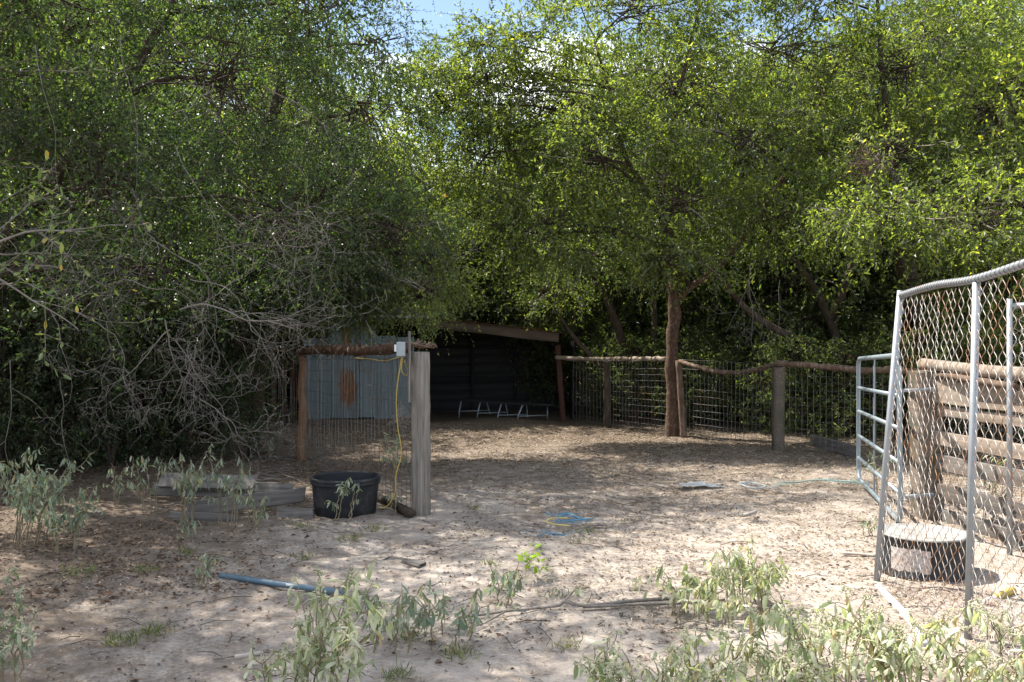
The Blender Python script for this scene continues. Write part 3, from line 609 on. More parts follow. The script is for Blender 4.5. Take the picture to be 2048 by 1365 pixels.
FL = []
for sd_ in range(3):
    r = np.random.default_rng(80 + sd_); m = MB()
    for j in range(16):
        c = r.normal(0, .35, 3); s_ = r.uniform(.14, .26)
        v = np.array([[1, 0, 0], [-1, 0, 0], [0, 1, 0], [0, -1, 0], [0, 0, 1.2], [0, 0, -1]]) * s_ + c
        m.add(v, [[0, 2, 4], [2, 1, 4], [1, 3, 4], [3, 0, 4], [2, 0, 5], [1, 2, 5], [3, 1, 5], [0, 3, 5]])
    FL.append(m.mesh('flower_cluster', M['petal']))
def croton(base, h, spread, nst, nl, size, label, seed, droop=.9, meshes=CRO, lean=(0, 0), flowers=True, group=None, name='croton_plant', cat='plant', side=3, lo=.30):
    r = np.random.default_rng(seed); base = Vector((base[0], base[1], float(gz(base[0], base[1]))))
    root = thing(name, base, label, cat, group); st = MB(); pts_all = []
    for s in range(nst):
        a = s * 2.4 + r.uniform(-.4, .4); q = spread * r.uniform(.35, 1); hh = h * r.uniform(.72, 1.05)
        tip = np.array(base) + np.array([math.cos(a) * q + lean[0], math.sin(a) * q + lean[1], hh])
        b0 = np.array(base) + np.array([math.cos(a) * q * .35, math.sin(a) * q * .35, -.02])
        md = (b0 + tip) / 2 + np.array([-math.cos(a) * q * .2, -math.sin(a) * q * .2, hh * .10])
        sp = smooth_path([b0, md, tip], 6); sp[1:] += r.normal(0, .006, (len(sp) - 1, 3))
        tube(st, sp, np.linspace(.0048, .0018, len(sp)), 4, False); tl = [(sp, lo)]
        for _ in range(side):
            i = r.integers(4, len(sp) - 2); dv = r.normal(0, 1, 3) * np.array([1, 1, .3]) + np.array([0, 0, .75]); dv /= np.linalg.norm(dv)
            e = sp[i] + dv * h * r.uniform(.2, .36); tw_ = np.array([sp[i], (sp[i] + e) / 2 + np.array([0, 0, .012]), e])
            tubes(st, tw_[None], np.array([[.0028, .0022, .0014]]), 3); tl.append((tw_, .2))
        pts_all.append(tl)
    per = max(3, nl // (nst * (side + 1)))
    for tl in pts_all:
        for sp, l0 in tl:
            for j in range(per):
                t = l0 + (1 - l0) * ((j + r.uniform(.2, .9)) / per) ** .8; f = min(t, .999) * (len(sp) - 1); i = int(f); p = sp[i] + (sp[min(i + 1, len(sp) - 1)] - sp[i]) * (f - i)
                d = unit(1, r)[0] * np.array([1, 1, .4]); d[2] += -droop * r.uniform(-.1, 1.5) + (1 - droop) * .9
                put_leaf(meshes, root, p, d, size, r)
            if flowers:
                o = bpy.data.objects.new('flower_cluster', FL[r.integers(3)]); C.objects.link(o); o.parent = root
                o.location = Vector(tuple(sp[-1])) - root.location; s = r.uniform(.016, .03); o.scale = (s, s, s); o.rotation_euler = (0, 0, r.uniform(0, 6))
    st.build('stem', M['stem'], root, True)
    return root

# ------------------------------------------------------------------ buildings at the back
fr = 16.1
shed = thing('metal_shed', (-2.6, fr, 0), 'low shed walled with upright grey metal sheets, one with a rust stain', 'shed')
def shed_sheet(x0, x1, zt, rust=None, seed=0, m='sheet', y=fr, z0=.09):
    nxs = 25; nz = 15; xs_ = np.linspace(x0, x1, nxs); zs_ = np.linspace(z0, zt, nz); XX, ZZ = np.meshgrid(xs_, zs_)
    YY = y - .014 * (np.abs(((XX - x0 + .02) / .20) % 1 - .5) < .09) - .004 + (vnoise(XX * 5 + seed * 9, ZZ * 3, 3) - .5) * .02
    tn = np.zeros_like(XX)
    if rust:
        dx = (XX - rust[0]) / rust[2]; dz = (ZZ - rust[1]) / rust[3]; dz2 = (ZZ - 1.5) / .3; dx2 = (XX - rust[0] + .03) / .12; tn = np.clip(np.maximum(1.05 - .55 * (dx ** 2 + dz ** 2), .95 - .5 * (dx2 ** 2 + dz2 ** 2)), 0, .9)
    id_ = np.arange(nxs * nz).reshape(nz, nxs); mb = MB()
    mb.add(np.stack([XX, YY, ZZ], -1).reshape(-1, 3), np.stack([id_[:-1, :-1], id_[:-1, 1:], id_[1:, 1:], id_[1:, :-1]], -1).reshape(-1, 4), tn.ravel())
    o = mb.build('metal_sheet', M[m], shed); s = o.modifiers.new('s', 'SOLIDIFY'); s.thickness = .003; return o
px2x = lambda px, y: (px - 1024) / FPX * y
for i, (p0, p1, zt, ru) in enumerate([(606, 660, 1.40, None), (656, 716, 1.66, (px2x(696, fr), .62, .19, .36)), (712, 752, 1.58, None), (749, 790, 1.44, None), (787, 828, 1.42, None)]):
    shed_sheet(px2x(p0, fr), px2x(p1, fr), zt, ru, i, y=fr - .006 * (i % 2), z0=.10 + .012 * (i % 3))
o = [c for c in C.objects if c.parent == shed]
o[1]['label'] = 'metal sheet with a large brown rust stain'
for i in range(7):
    x0 = px2x(468 + i * 20, fr + .3); q = board('siding_board', (x0, fr + .3, 0.02), (x0, fr + .3, 1.5), .15, .02, M['rusty'], shed, up=(0, 1, 0), seed=60 + i)
board('sill_board', (px2x(600, fr), fr - .03, .05), (px2x(832, fr), fr - .03, .04), .10, .05, M['wood_beam'], shed, seed=3)
rf = MB(); nrx = 46; xs_ = np.linspace(-4.6, -1.3, nrx); v = []
for yy, zz in ((fr - .15, 1.72), (fr + 3, 1.95)):
    for k, x in enumerate(xs_): v.append((x, yy, zz + (.02 if k % 2 else 0)))
rf.add(v, [[k, k + 1, nrx + k + 1, nrx + k] for k in range(nrx - 1)]); o = rf.build('roof', M['sheet'], shed); o.modifiers.new('s', 'SOLIDIFY').thickness = .004
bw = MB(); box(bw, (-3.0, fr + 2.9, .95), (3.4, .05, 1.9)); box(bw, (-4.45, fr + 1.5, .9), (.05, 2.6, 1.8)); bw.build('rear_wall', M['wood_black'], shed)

sh = thing('open_shelter', (0, 16.9, 0), 'open-fronted dark animal shelter with a sloping brown roof beam', 'shelter')
yf, yb = 16.75, 18.5
bl = AT(905, 651, yf); brt = AT(1118, 676, yf)
bl2 = bl + (bl - brt) * .95
q = board('fascia_beam', bl2, brt, .165, .06, M['wood_beam'], sh, seed=5, rough=.006)
slope = (brt.z - bl.z) / (brt.x - bl.x)
rv = MB(); nrx = 40; xs_ = np.linspace(-2.0, brt.x + .12, nrx); v = []
for yy, dz in ((yf - .15, .09), (yb + .1, .03)):
    for k, x in enumerate(xs_): v.append((x, yy, bl.z + (x - bl.x) * slope + dz + (.016 if k % 2 else 0)))
rv.add(v, [[k, k + 1, nrx + k + 1, nrx + k] for k in range(nrx - 1)]); o = rv.build('roof', M['rusty'], sh); o.modifiers.new('s', 'SOLIDIFY').thickness = .004
board('corner_post', AT(1127, 848, yf + .05), AT(1115, 690, yf + .05), .10, .09, M['wood_red'], sh, up=(0, 1, 0), seed=6)
board('corner_post', (-1.5, yf, -.05), (-1.5, yf, 1.75), .10, .09, M['wood_black'], sh, up=(0, 1, 0), seed=8)
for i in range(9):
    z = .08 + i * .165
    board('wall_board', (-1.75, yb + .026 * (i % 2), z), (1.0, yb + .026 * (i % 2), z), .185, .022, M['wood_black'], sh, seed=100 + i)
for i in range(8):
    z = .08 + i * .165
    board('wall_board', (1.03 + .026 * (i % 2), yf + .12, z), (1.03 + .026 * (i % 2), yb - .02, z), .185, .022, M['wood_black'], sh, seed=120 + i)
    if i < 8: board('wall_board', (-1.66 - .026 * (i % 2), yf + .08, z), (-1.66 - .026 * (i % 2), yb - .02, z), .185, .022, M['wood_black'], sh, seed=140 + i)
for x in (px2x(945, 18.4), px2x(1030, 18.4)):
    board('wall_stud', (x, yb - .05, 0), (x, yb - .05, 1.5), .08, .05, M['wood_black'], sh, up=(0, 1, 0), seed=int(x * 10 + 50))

bench = thing('metal_bench', (.4, 16.5, 0), 'long low bench with thin splayed blue-grey metal legs inside the dark shelter', 'bench')
yb_ = 16.9
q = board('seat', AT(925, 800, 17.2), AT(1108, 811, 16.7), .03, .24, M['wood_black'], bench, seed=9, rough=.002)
q['label'] = 'thin dark seat plank'
for (tx, ty, bx, by, d) in [(923, 801, 918, 836, 17.2), (961, 804, 954, 840, 17.05), (1003, 808, 994, 844, 16.9), (1045, 811, 1033, 846, 16.7)]:
    m = MB(); a = AT(tx, ty, d); b = AT(bx, by, d); tube(m, [a, a * .4 + b * .6 + Vector((-.012, 0, 0)), b], .013, 6)
    rb = AT(bx + 62, by - 7, d + .12); ra = AT(tx + 50, ty + 2, d + .12)
    tube(m, [ra, rb], .011, 6); mid = AT(bx + 3, by - 13, d); tube(m, [mid, AT(bx + 60, by - 15, d + .12)], .009, 6)
    m.build('leg_frame', M['bench_steel'], bench, True)

# ------------------------------------------------------------------ fences
def mesh_between(mb, a, b, h0, h1, vsp, hz_list, r=.0022, lift=.03, jit=.004):
    a = Vector(a); b = Vector(b); L_ = (b - a).length; n = int(L_ / vsp); u = (b - a) / L_
    nrm = Vector((u.y, -u.x, 0))
    ts = (np.arange(n + 1) / n)
    for t in ts:
        p = a + (b - a) * t; h = h0 + (h1 - h0) * t; k = 4
        pts = [np.array(p) + np.array([0, 0, lift + (h - lift) * q / (k - 1)]) + np.array(nrm) * rng.normal(0, jit) + np.array(u) * rng.normal(0, jit * .6) for q in range(k)]
        tubes(mb, np.array(pts)[None], np.full((1, k), r), 3)
    for f in hz_list:
        k = max(4, int(L_ / .25)); tt = np.linspace(0, 1, k)
        pts = [np.array(a + (b - a) * t) + np.array([0, 0, lift + (h0 + (h1 - h0) * t - lift) * f]) + np.array(nrm) * rng.normal(0, jit) + np.array([0, 0, rng.normal(0, jit)]) for t in tt]
        tubes(mb, np.array(pts)[None], np.full((1, k), r), 3)
def round_post(name, base, top, r, m, parent, sides=18, seed=0, knots=True, taper=.93):
    rr_ = np.random.default_rng(seed); base = np.array(tuple(base)); top = np.array(tuple(top)); k = 14
    t = np.linspace(0, 1, k)[:, None]; P = base + (top - base) * t; P[1:-1] += rr_.normal(0, r * .03, (k - 2, 3))
    mb = MB(); a = np.arange(sides) * 2 * math.pi / sides
    ax = (top - base) / np.linalg.norm(top - base); u = np.cross(ax, [0.3, 1, .2]); u /= np.linalg.norm(u); w = np.cross(ax, u)
    lob = 1 + rr_.normal(0, .007, sides)
    V = []
    for i in range(k):
        rad = r * (1 + (taper - 1) * i / (k - 1)) * lob * (1 + rr_.normal(0, .003, sides))
        V.append(P[i] + rad[:, None] * (np.cos(a)[:, None] * u + np.sin(a)[:, None] * w))
    V.append(P[-1] + ax * r * .06 + r * taper * .93 * (np.cos(a)[:, None] * u + np.sin(a)[:, None] * w))
    V = np.array(V); id_ = np.arange((k + 1) * sides).reshape(k + 1, sides); A = id_[:-1]; B = id_[1:]
    mb.add(V.reshape(-1, 3), np.stack([A, np.roll(A, -1, 1), np.roll(B, -1, 1), B], -1).reshape(-1, 4)); mb.f.append(id_[-1][None]); mb.f.append(id_[0][::-1][None])
    return mb.build(name, m, parent, True) if parent is not None else mb.build(name, m, None, True, loc=Vector((base[0], base[1], 0)))

gp = G(842, 1028); gp.z = 0
o = round_post('gate_post', (gp.x, gp.y, -.1), (gp.x - .005, gp.y, 1.415), .086, M['wood_post'], None, 22, 4)
for p in o.data.polygons:
    if len(p.vertices) > 4: p.use_smooth = False
props(o, 'thick round grey wooden post standing between black tub and clearing', 'post')

ip = G(603, 925); far = Vector((-4.3, 15.2, 0))
lf_ = thing('left_wire_fence', (ip.x, ip.y, 0), 'rusty wire mesh fence under a bark-covered log rail, left of the round post', 'fence')
# crooked inner post
m = MB(); tube(m, smooth_path([AT(604, 930, ip.y), AT(601, 880, ip.y), AT(607, 830, ip.y), AT(603, 780, ip.y), AT(606, 740, ip.y), AT(603, 708, ip.y)], 3), np.array([.062, .058, .055, .062, .055, .052, .064, .05, .052, .05, .048, .052, .05, .048, .05, .047]), 12); m.build('post', M['wood_brown'], lf_, True)
round_post('post', (far.x, far.y, -.05), (far.x + .05, far.y, 1.3), .09, M['bark'], lf_, 12, 9)
la = AT(596, 703, ip.y); lb = AT(816, 696, gp.y + .15)
m = MB(); sp = smooth_path([la, la * .7 + lb * .3 + Vector((0, 0, .01)), la * .35 + lb * .65 + Vector((0, 0, -.012)), lb], 8); n = len(sp)
tube(m, sp, .046 + .012 * np.abs(rng.normal(0, 1, n)) * .5, 12)
# shaggy bark flakes
k = 260; t = rng.integers(0, n - 1, k); P0 = sp[t] + rng.normal(0, .035, (k, 3)); leaf_quads(m, P0, rng.normal(0, 1, (k, 3)) + np.array([.6, -1, -.4]), unit(k), rng.uniform(.03, .09, k), rng.uniform(.01, .03, k), np.full(k, .5))
m.build('log_rail', M['log_bark'], lf_, True)
m = MB(); ec = AT(843, 690, gp.y)
for j in range(34):
    a = np.array(ec) + rng.normal(0, 1, 3) * np.array([.05, .03, .012]); d = rng.normal(0, 1, 3) * np.array([1, .6, .25]); d /= np.linalg.norm(d)
    tube(m, [a - d * .05, a + rng.normal(0, .008, 3), a + d * .06], [.006, .011, .005], 5)
m.build('bark_debris', M['rail_brown'], lf_, True)
m = MB(); hzs = [0, .05, .10, .16, .23, .31, .40, .5, .6, .7, .8, .9, 1.0]
mesh_between(m, (gp.x - .05, gp.y, 0), (ip.x, ip.y, 0), 1.36, 1.22, .10, hzs, .0026, jit=.006)
mesh_between(m, (ip.x, ip.y, 0), far, 1.22, 1.15, .10, hzs, .0026, jit=.006)
mesh_between(m, far, (-6.2, 16.4, 0), 1.15, 1.15, .12, hzs, .0026)
m.build('wire_mesh', M['wire'], lf_)

bx = AT(802, 699, gp.y - .12)
o = board('wooden_stake', AT(818, 808, gp.y - .10), AT(819, 662, gp.y - .10), .050, .022, M['wood_grey'], None, up=(0, 1, 0), seed=12, rough=.0015)
props(o, 'thin grey board nailed upright beside the top of the round post', 'board')
jb = thing('junction_box', bx, 'small grey electrical box mounted on the log rail end', 'electrical box')
m = MB(); box(m, bx, (.075, .05, .125)); o = m.build('box_body', M['box_grey'], jb); b_ = o.modifiers.new('b', 'BEVEL'); b_.width = .006; b_.segments = 2
m = MB(); box(m, bx + Vector((.004, -.03, 0)), (.07, .012, .118)); o = m.build('cover', M['box_grey'], jb); b_ = o.modifiers.new('b', 'BEVEL'); b_.width = .004; b_.segments = 2
m = MB(); box(m, bx + Vector((-.046, 0, .01)), (.02, .035, .06)); m.build('side_fitting', M['white_plastic'], jb)
yd = gp.y - .1
m = MB()
tube(m, smooth_path([AT(804, 712, yd), AT(800, 735, yd), AT(793, 790, yd), AT(795, 850, yd), AT(803, 905, yd), AT(792, 950, yd), AT(790, 985, yd), AT(775, 1012, yd), AT(757, 1016, yd)], 6), .0055, 6)
tube(m, smooth_path([AT(806, 712, yd), AT(803, 740, yd), AT(811, 752, yd + .03), AT(816, 745, yd + .05), AT(809, 722, yd)], 5), .005, 6)
tube(m, smooth_path([AT(801, 714, yd), AT(770, 722, 9.2), AT(735, 718, 9.6), AT(700, 716, 10.2)], 5), .004, 6)
m.build('cord', M['cord_yellow'], jb, True)['label'] = 'long yellow cord hanging from the box'
m = MB(); cc_ = np.array(AT(812, 838, gp.y + .03))
for j in range(22):
    pts = [cc_ + rng.normal(0, 1, 3) * np.array([.055, .03, .075]) for _ in range(4)]; tube(m, smooth_path(pts, 4), .0022, 3, False)
props(m.build('wire_tangle', M['bark_grey'], None, loc=Vector(tuple(cc_))), 'small tangle of grey wire and twigs caught on the fence beside the round post', 'twigs')

# right-hand wire fence
wf = thing('right_wire_fence', (2.4, 14.7, 0), 'wire mesh fence with crooked pole rails running from the shelter to the gate', 'fence')
F0 = Vector((1.02, 16.6, 0)); F1 = G(1215, 852); F2 = G(1358, 872); F3 = G(1556, 902); F4 = Vector((5.0, 12.15, 0)); F5 = Vector((7.6, 11.2, 0))
for p in (F1, F2, F3): p.z = 0
round_post('post', (F1.x, F1.y, -.05), AT(1213, 724, F1.y), .062, M['bark'], wf, 12, 31)
round_post('post', (F2.x + .05, F2.y - .12, -.05), AT(1357, 722, F2.y - .12), .05, M['rail_brown'], wf, 12, 32)
o = board('post', (F3.x, F3.y, -.05), AT(1557, 733, F3.y), .16, .14, M['wood_tie'], wf, up=(0, 1, 0), seed=33)
round_post('post', (F4.x + .2, F4.y, -.05), (F4.x + .2, F4.y, 1.1), .07, M['bark'], wf, 12, 34)
def rail(pts, r, m, seed):
    rr_ = np.random.default_rng(seed); sp = smooth_path(pts, 7); n = len(sp); sp += rr_.normal(0, .006, sp.shape)
    mb = MB(); tube(mb, sp, r * (1 + rr_.normal(0, .09, n)), 9); return mb.build('rail', M[m], wf, True)
rail([AT(1112, 716, 16.6), AT(1160, 718, 16.3), AT(1215, 719, 16.1), AT(1270, 718, 15.5), AT(1332, 718, 14.9)], .036, 'rail_pale', 1)
rail([AT(1360, 724, 14.45), AT(1400, 736, 14.1), AT(1440, 745, 13.8), AT(1480, 746, 13.6), AT(1520, 738, 13.3), AT(1556, 727, 13.0)], .033, 'rail_brown', 2)
rail([AT(1548, 727, 13.0), AT(1600, 730, 12.8), AT(1660, 735, 12.6), AT(1720, 740, 12.4), AT(1800, 742, 12.15), AT(1900, 745, 12)], .04, 'rail_brown', 3)
m = MB(); hz2 = [0, .08, .16, .25, .34, .43, .52, .61, .7, .79, .88, 1.0]
for a, b, h0, h1 in ((F0, F1, 1.02, 1.04), (F1, F2, 1.04, 1.12), (F2, F3, 1.12, 1.12), (F3, F4, 1.12, 1.1), (F4, F5, 1.1, 1.1)):
    mesh_between(m, a, b, h0, h1, .075, hz2, .0027)
m.build('wire_mesh', M['wire'], wf)
o = board('base_board', G(1622, 888), G(1718, 914), .16, .04, M['wood_grey'], wf, seed=35); o.location.z += .05

# plank fence at the right, behind the kennel
pf = thing('plank_fence', (3.5, 8.4, 0), 'tan wooden fence of horizontal planks on a thick square post behind the chain-link', 'fence')
pa = Vector((3.52, 8.36, 0)); pb = Vector((4.05, 6.2, 0)); u = (pb - pa)
o = board('post', (pa.x + .02, pa.y + .12, -.1), (pa.x - .01, pa.y + .12, 1.27), .26, .2, M['wood_tie'], pf, up=(0, 1, 0), seed=41, rough=.006)
round_post('post', (pb.x + .1, pb.y, -.05), (pb.x + .1, pb.y, 1.3), .08, M['wood_brown'], pf, 12, 43)
for i, (zc, w) in enumerate([(1.09, .19), (.935, .085), (.72, .115), (.52, .13), (.27, .13), (.05, .14)]):
    off = Vector((.05, .02, 0)) if i % 2 else Vector((.03, 0, 0))
    board('plank', pa + off + Vector((0, 0, zc + rnd.uniform(-.01, .01))), pb + off + Vector((0, 0, zc + rnd.uniform(-.01, .01))), w, .03, M['wood_tan'] if i < 3 else M['wood_grey'], pf, seed=50 + i, seg=9)
m = MB(); tube(m, smooth_path([pa + Vector((-.03, .12, 1.325)), pa + u * .33 + Vector((0, 0, 1.30)), pa + u * .66 + Vector((0, 0, 1.305)), pb + Vector((0, 0, 1.29))], 6), np.linspace(.048, .055, 19), 12); m.build('rail', M['rail_pale'], pf, True)
m = MB(); tube(m, smooth_path([pa + Vector((.02, -.05, 1.245)), pa + u * .2 + Vector((-.04, 0, 1.235)), pa + u * .45 + Vector((-.02, 0, 1.20))], 5), np.linspace(.025, .03, 11), 8); m.build('rail', M['rail_brown'], pf, True)
m = MB(); mesh_between(m, pa + Vector((.09, 0, 0)), pb + Vector((.09, 0, 0)), 1.2, 1.2, .10, hz2, .0022); m.build('wire_mesh', M['wire'], pf)

# galvanised gate
gn = Vector((3.07, 7.87, .10)); gf = Vector((3.55, 10.2, .08)); gt = Vector((3.06, 7.87, 1.42)); gft = Vector((3.55, 10.2, 1.30))
gate = thing('pipe_gate', (3.1, 7.9, 0), 'open galvanised pipe farm gate with six horizontal rails at the clearing edge', 'gate')
m = MB()
rc = .09
ub = (gn - gf).normalized(); ut = (gt - gft).normalized()
m_pts = [gf + Vector((0, 0, rc)), gft - Vector((0, 0, rc)), gft - Vector((0, 0, rc * .3)) + ut * rc * .3, gft + ut * rc, gt - ut * rc, gt - Vector((0, 0, rc * .3)) - ut * rc * .3, gt - Vector((0, 0, rc)), gn + Vector((0, 0, rc)), gn + Vector((0, 0, rc * .3)) - ub * rc * .3, gn - ub * rc, gf + ub * rc, gf + ub * rc * .3 + Vector((0, 0, rc * .3)), gf + Vector((0, 0, rc))]
tube(m, m_pts, .021, 10, False); m.build('gate_frame', M['gate'], gate, True)
for fq in (.244, .44, .645, .83):
    m = MB(); tube(m, [gft + (gf - gft) * fq, gt + (gn - gt) * fq], .018, 10); m.build('gate_rail', M['gate'], gate, True)
for tq in (.36,):
    m = MB(); a = gf + (gn - gf) * tq; b = gft + (gt - gft) * tq; uu = Vector((ub.x, ub.y, 0)).normalized(); rot = np.array([[uu.x, -uu.y, 0], [uu.y, uu.x, 0], [0, 0, 1]])
    box(m, (a + b) / 2 + Vector((.03, 0, 0)), (.055, .012, (b - a).length), rot); m.build('upright_brace', M['gate'], gate)
m = MB(); tube(m, [gt + Vector((.02, 0, -.28)), gt + Vector((.16, .04, -.28)), gt + Vector((.3, .05, -.27))], .016, 6); m.build('hinge', M['galv'], gate, True); m = MB(); tube(m, [gn + Vector((.02, 0, .2)), gn + Vector((.3, .1, .2))], .016, 6); m.build('hinge', M['galv'], gate, True)

# chain-link kennel
kn = thing('chain_link_panel', (2.34, 6.39, 0), 'tall leaning chain-link kennel panel with galvanised frame at the right edge', 'kennel panel')
kf = Vector((2.34, 6.39, .0)); kft = AT(1801, 582, 6.39); km = G(1936, 1284); kmt = AT(1953, 558, km.y)
ke = km + (km - kf) * 1.35; ket = kmt + (kmt - kft) * 1.35 + Vector((0, 0, .06))
m = MB(); tube(m, [kf, (kf + kft) / 2 + Vector((-.004, 0, 0)), kft], .021, 10); m.build('end_post', M['galv'], kn, True)
m = MB(); tube(m, [km, kmt - Vector((0, 0, .02))], .021, 10); m.build('middle_post', M['galv'], kn, True)
m = MB(); tube(m, [ke, ket], .021, 10); m.build('end_post', M['galv'], kn, True)
m = MB(); tr = smooth_path([kft - Vector((0, 0, .03)), (kft + kmt) / 2 + Vector((0, 0, .0)), kmt, (kmt + ket) / 2 + Vector((0, 0, .02)), ket], 8); tube(m, tr, .021, 12)
m.build('top_rail', M['galv'], kn, True)
m = MB()
for t in np.linspace(.01, .99, 62):   # wire ties wound round the top rail
    f = t * (len(tr) - 1); i = int(f); p = tr[i] + (tr[min(i + 1, len(tr) - 1)] - tr[i]) * (f - i); ax = tr[min(i + 1, len(tr) - 1)] - tr[i]; ax = ax / np.linalg.norm(ax)
    a = np.linspace(0, 2 * math.pi, 9); u_ = np.cross(ax, [0, 0, 1]); u_ /= np.linalg.norm(u_); w_ = np.cross(ax, u_)
    tube(m, [p + .0225 * (math.cos(q) * u_ + math.sin(q) * w_) + ax * .010 * q / 6 for q in a], .0022, 4, False)
m.build('wire_ties', M['wire'], kn)
def chain(b0, b1, t0, t1, pitch, n, seed, parent, sl=.043):
    b0, b1, t0, t1 = [np.array(tuple(v)) for v in (b0, b1, t0, t1)]; rr_ = np.random.default_rng(seed)
    H = np.linalg.norm(t0 - b0); k = int(H / sl) + 1; q = 3
    out = MB(); hd = (b1 - b0) / np.linalg.norm(b1 - b0); nm = np.cross(hd, [0, 0, 1])
    steps = np.linspace(0, 1, (k - 1) * q + 1); ph = np.arange(len(steps)) / q
    tri = 2 * np.abs((ph % 2) - 1) - 1
    tri = np.sin(tri * math.pi / 2) * .85 + tri * .15
    P = []
    for i in range(n):
        s = (i + .5) / n; b = b0 + (b1 - b0) * s; t = t0 + (t1 - t0) * s
        sg = 1 if i % 2 else -1
        w = np.cumsum(rr_.normal(0, .0013, len(steps)))
        line = b + (t - b) * steps[:, None] + hd * ((tri * sg * pitch * .54 + w)[:, None]) + nm * ((np.cos(ph * math.pi) * sg * .005) + rr_.normal(0, .0006, len(steps)))[:, None]
        P.append(line)
    tubes(out, np.array(P), np.full((n, len(steps)), .0021), 4)
    return out.build('chain_link_mesh', M['chain'], parent, True)
L1 = (km - kf).length
chain(kf + Vector((0, 0, .03)), km + Vector((0, 0, .0)), kft - Vector((0, 0, .05)), kmt - Vector((0, 0, .03)), .047, int(L1 / .045), 1, kn)
chain(km, ke, kmt - Vector((0, 0, .03)), ket - Vector((0, 0, .03)), .047, int((ke - km).length / .045), 2, kn)
kb = thing('rear_kennel_panel', (3.59, 7.15, 0), 'rear chain-link kennel panel standing against the plank fence', 'kennel panel')
k0 = G(2019, 1110); k0.z = 0; k0t = AT(2019, 598, k0.y); k1 = k0 + Vector((1.9, -.5, 0)); k1t = k0t + Vector((1.9, -.5, .02))
m = MB(); tube(m, [k0, k0t], .02, 10); m.build('end_post', M['galv'], kb, True); m = MB(); tube(m, [k1, k1t], .02, 10); m.build('end_post', M['galv'], kb, True)
m = MB(); tube(m, [k0t - Vector((0, 0, .05)), k1t - Vector((0, 0, .05))], .02, 10); m.build('top_rail', M['galv'], kb, True)
chain(k0, k1, k0t - Vector((0, 0, .06)), k1t - Vector((0, 0, .06)), .06, 34, 3, kb)
# side run of mesh going from the rear post back towards the gate: seen as a dense second layer
ks = thing('side_kennel_panel', (3.0, 7.5, 0), 'side chain-link kennel panel seen behind the front panel', 'kennel panel')
s0 = Vector((3.45, 7.4, 0)); s1 = k1 + Vector((-.2, -2.2, 0))

m = MB(); tube(m, smooth_path([G(1756, 1174, .02), G(1790, 1208, .02), G(1822, 1244, .02), G(1850, 1290, .02)], 4), .021, 10)
props(m.build('white_pipe', M['pipe_white'], None, True, loc=G(1756, 1174)), 'whitish pipe lying on the ground from the corner of the chain-link panel', 'pipe')
C.objects.unlink(ks); bpy.data.objects.remove(ks)
m = MB(); tube(m, smooth_path([G(1945, 1214, .02), G(1975, 1203, .02), G(2010, 1188, .02)], 4), .02, 10)
o = thing('short_pipe', G(1945, 1214), 'short pale pipe with a yellow end lying beyond the kennel middle post', 'pipe'); m.build('pipe_body', M['pipe_white'], o, True)
m = MB(); tube(m, [G(1994, 1195, .03), G(2012, 1187, .03), G(2026, 1182, .03)], .024, 10); m.build('yellow_end', M['cord_yellow'], o, True)
m = MB(); tube(m, [G(1850, 1256, .03), G(1868, 1250, .03), G(1886, 1243, .03)], .014, 8)
props(m.build('yellow_stick', M['cord_yellow'], None, True, loc=G(1850, 1256)), 'yellow stick poking out of the plants at the foot of the chain-link', 'stick')

# ------------------------------------------------------------------ tubs
def lathe(mb, c, prof, n=40, wob=0, seed=0):
    r = np.random.default_rng(seed); a = np.arange(n) * 2 * math.pi / n; V = []
    w = 1 + wob * (np.sin(a * 2 + 1) * .6 + np.sin(a * 3) * .4)
    for rad, z in prof: V.append(np.stack([c[0] + rad * w * np.cos(a), c[1] + rad * w * np.sin(a), np.full(n, c[2] + z)], -1))
    k = len(prof); id_ = np.arange(k * n).reshape(k, n); A = id_[:-1]; B = id_[1:]
    mb.add(np.array(V).reshape(-1, 3), np.stack([A, np.roll(A, -1, 1), np.roll(B, -1, 1), B], -1).reshape(-1, 4))
tcn = Vector((px2x(690, 8.72), 8.74, 0)); tub = thing('rubber_tub', tcn, 'large open black rubber tub with weeds in it beside the round post', 'tub')
m = MB(); lathe(m, tcn, [(.0, .0), (.25, -.01), (.262, .0), (.275, .12), (.288, .27)], wob=.012); lathe(m, tcn, [(.279, .32), (.268, .2), (.25, .04), (.0, .035)], wob=.012)
m.build('tub_wall', M['rubber'], tub, True)
m = MB(); lathe(m, tcn, [(.286, .268), (.30, .272), (.303, .29), (.298, .297), (.304, .303), (.304, .322), (.297, .33), (.284, .33), (.278, .318)], wob=.012); m.build('rim', M['rubber'], tub, True)
dc = Vector((2.755, 6.66, .01)); dr = thing('upturned_tub', dc, 'black upturned tub with grey flat top and peeling patch behind the chain-link', 'tub')
m = MB(); lathe(m, dc, [(.283, .0), (.289, .004), (.287, .02), (.279, .03), (.277, .24), (.283, .25), (.283, .262)]); m.build('drum_side', M['rubber'], dr, True)
m = MB(); lathe(m, dc, [(.283, .262), (.281, .272), (.270, .274), (.262, .264), (.2, .262), (.1, .262), (.09, .258), (0.0, .258)]); m.build('drum_top', M['drumlid'], dr, True)
m = MB(); v = []; f = []
ang = np.linspace(R(202), R(256), 9)
for z in (.055, .10, .15, .205):
    for j, a in enumerate(ang): v.append((dc.x + .2795 * math.cos(a), dc.y + .2795 * math.sin(a), z + dc.z + rng.normal(0, .004) * (1 if z in (.055, .205) else 0)))
for i in range(3):
    for j in range(8): f.append([i * 9 + j, i * 9 + j + 1, i * 9 + j + 10, i * 9 + j + 9])
m.add(v, f); m.build('label_patch', M['patch'], dr, True)

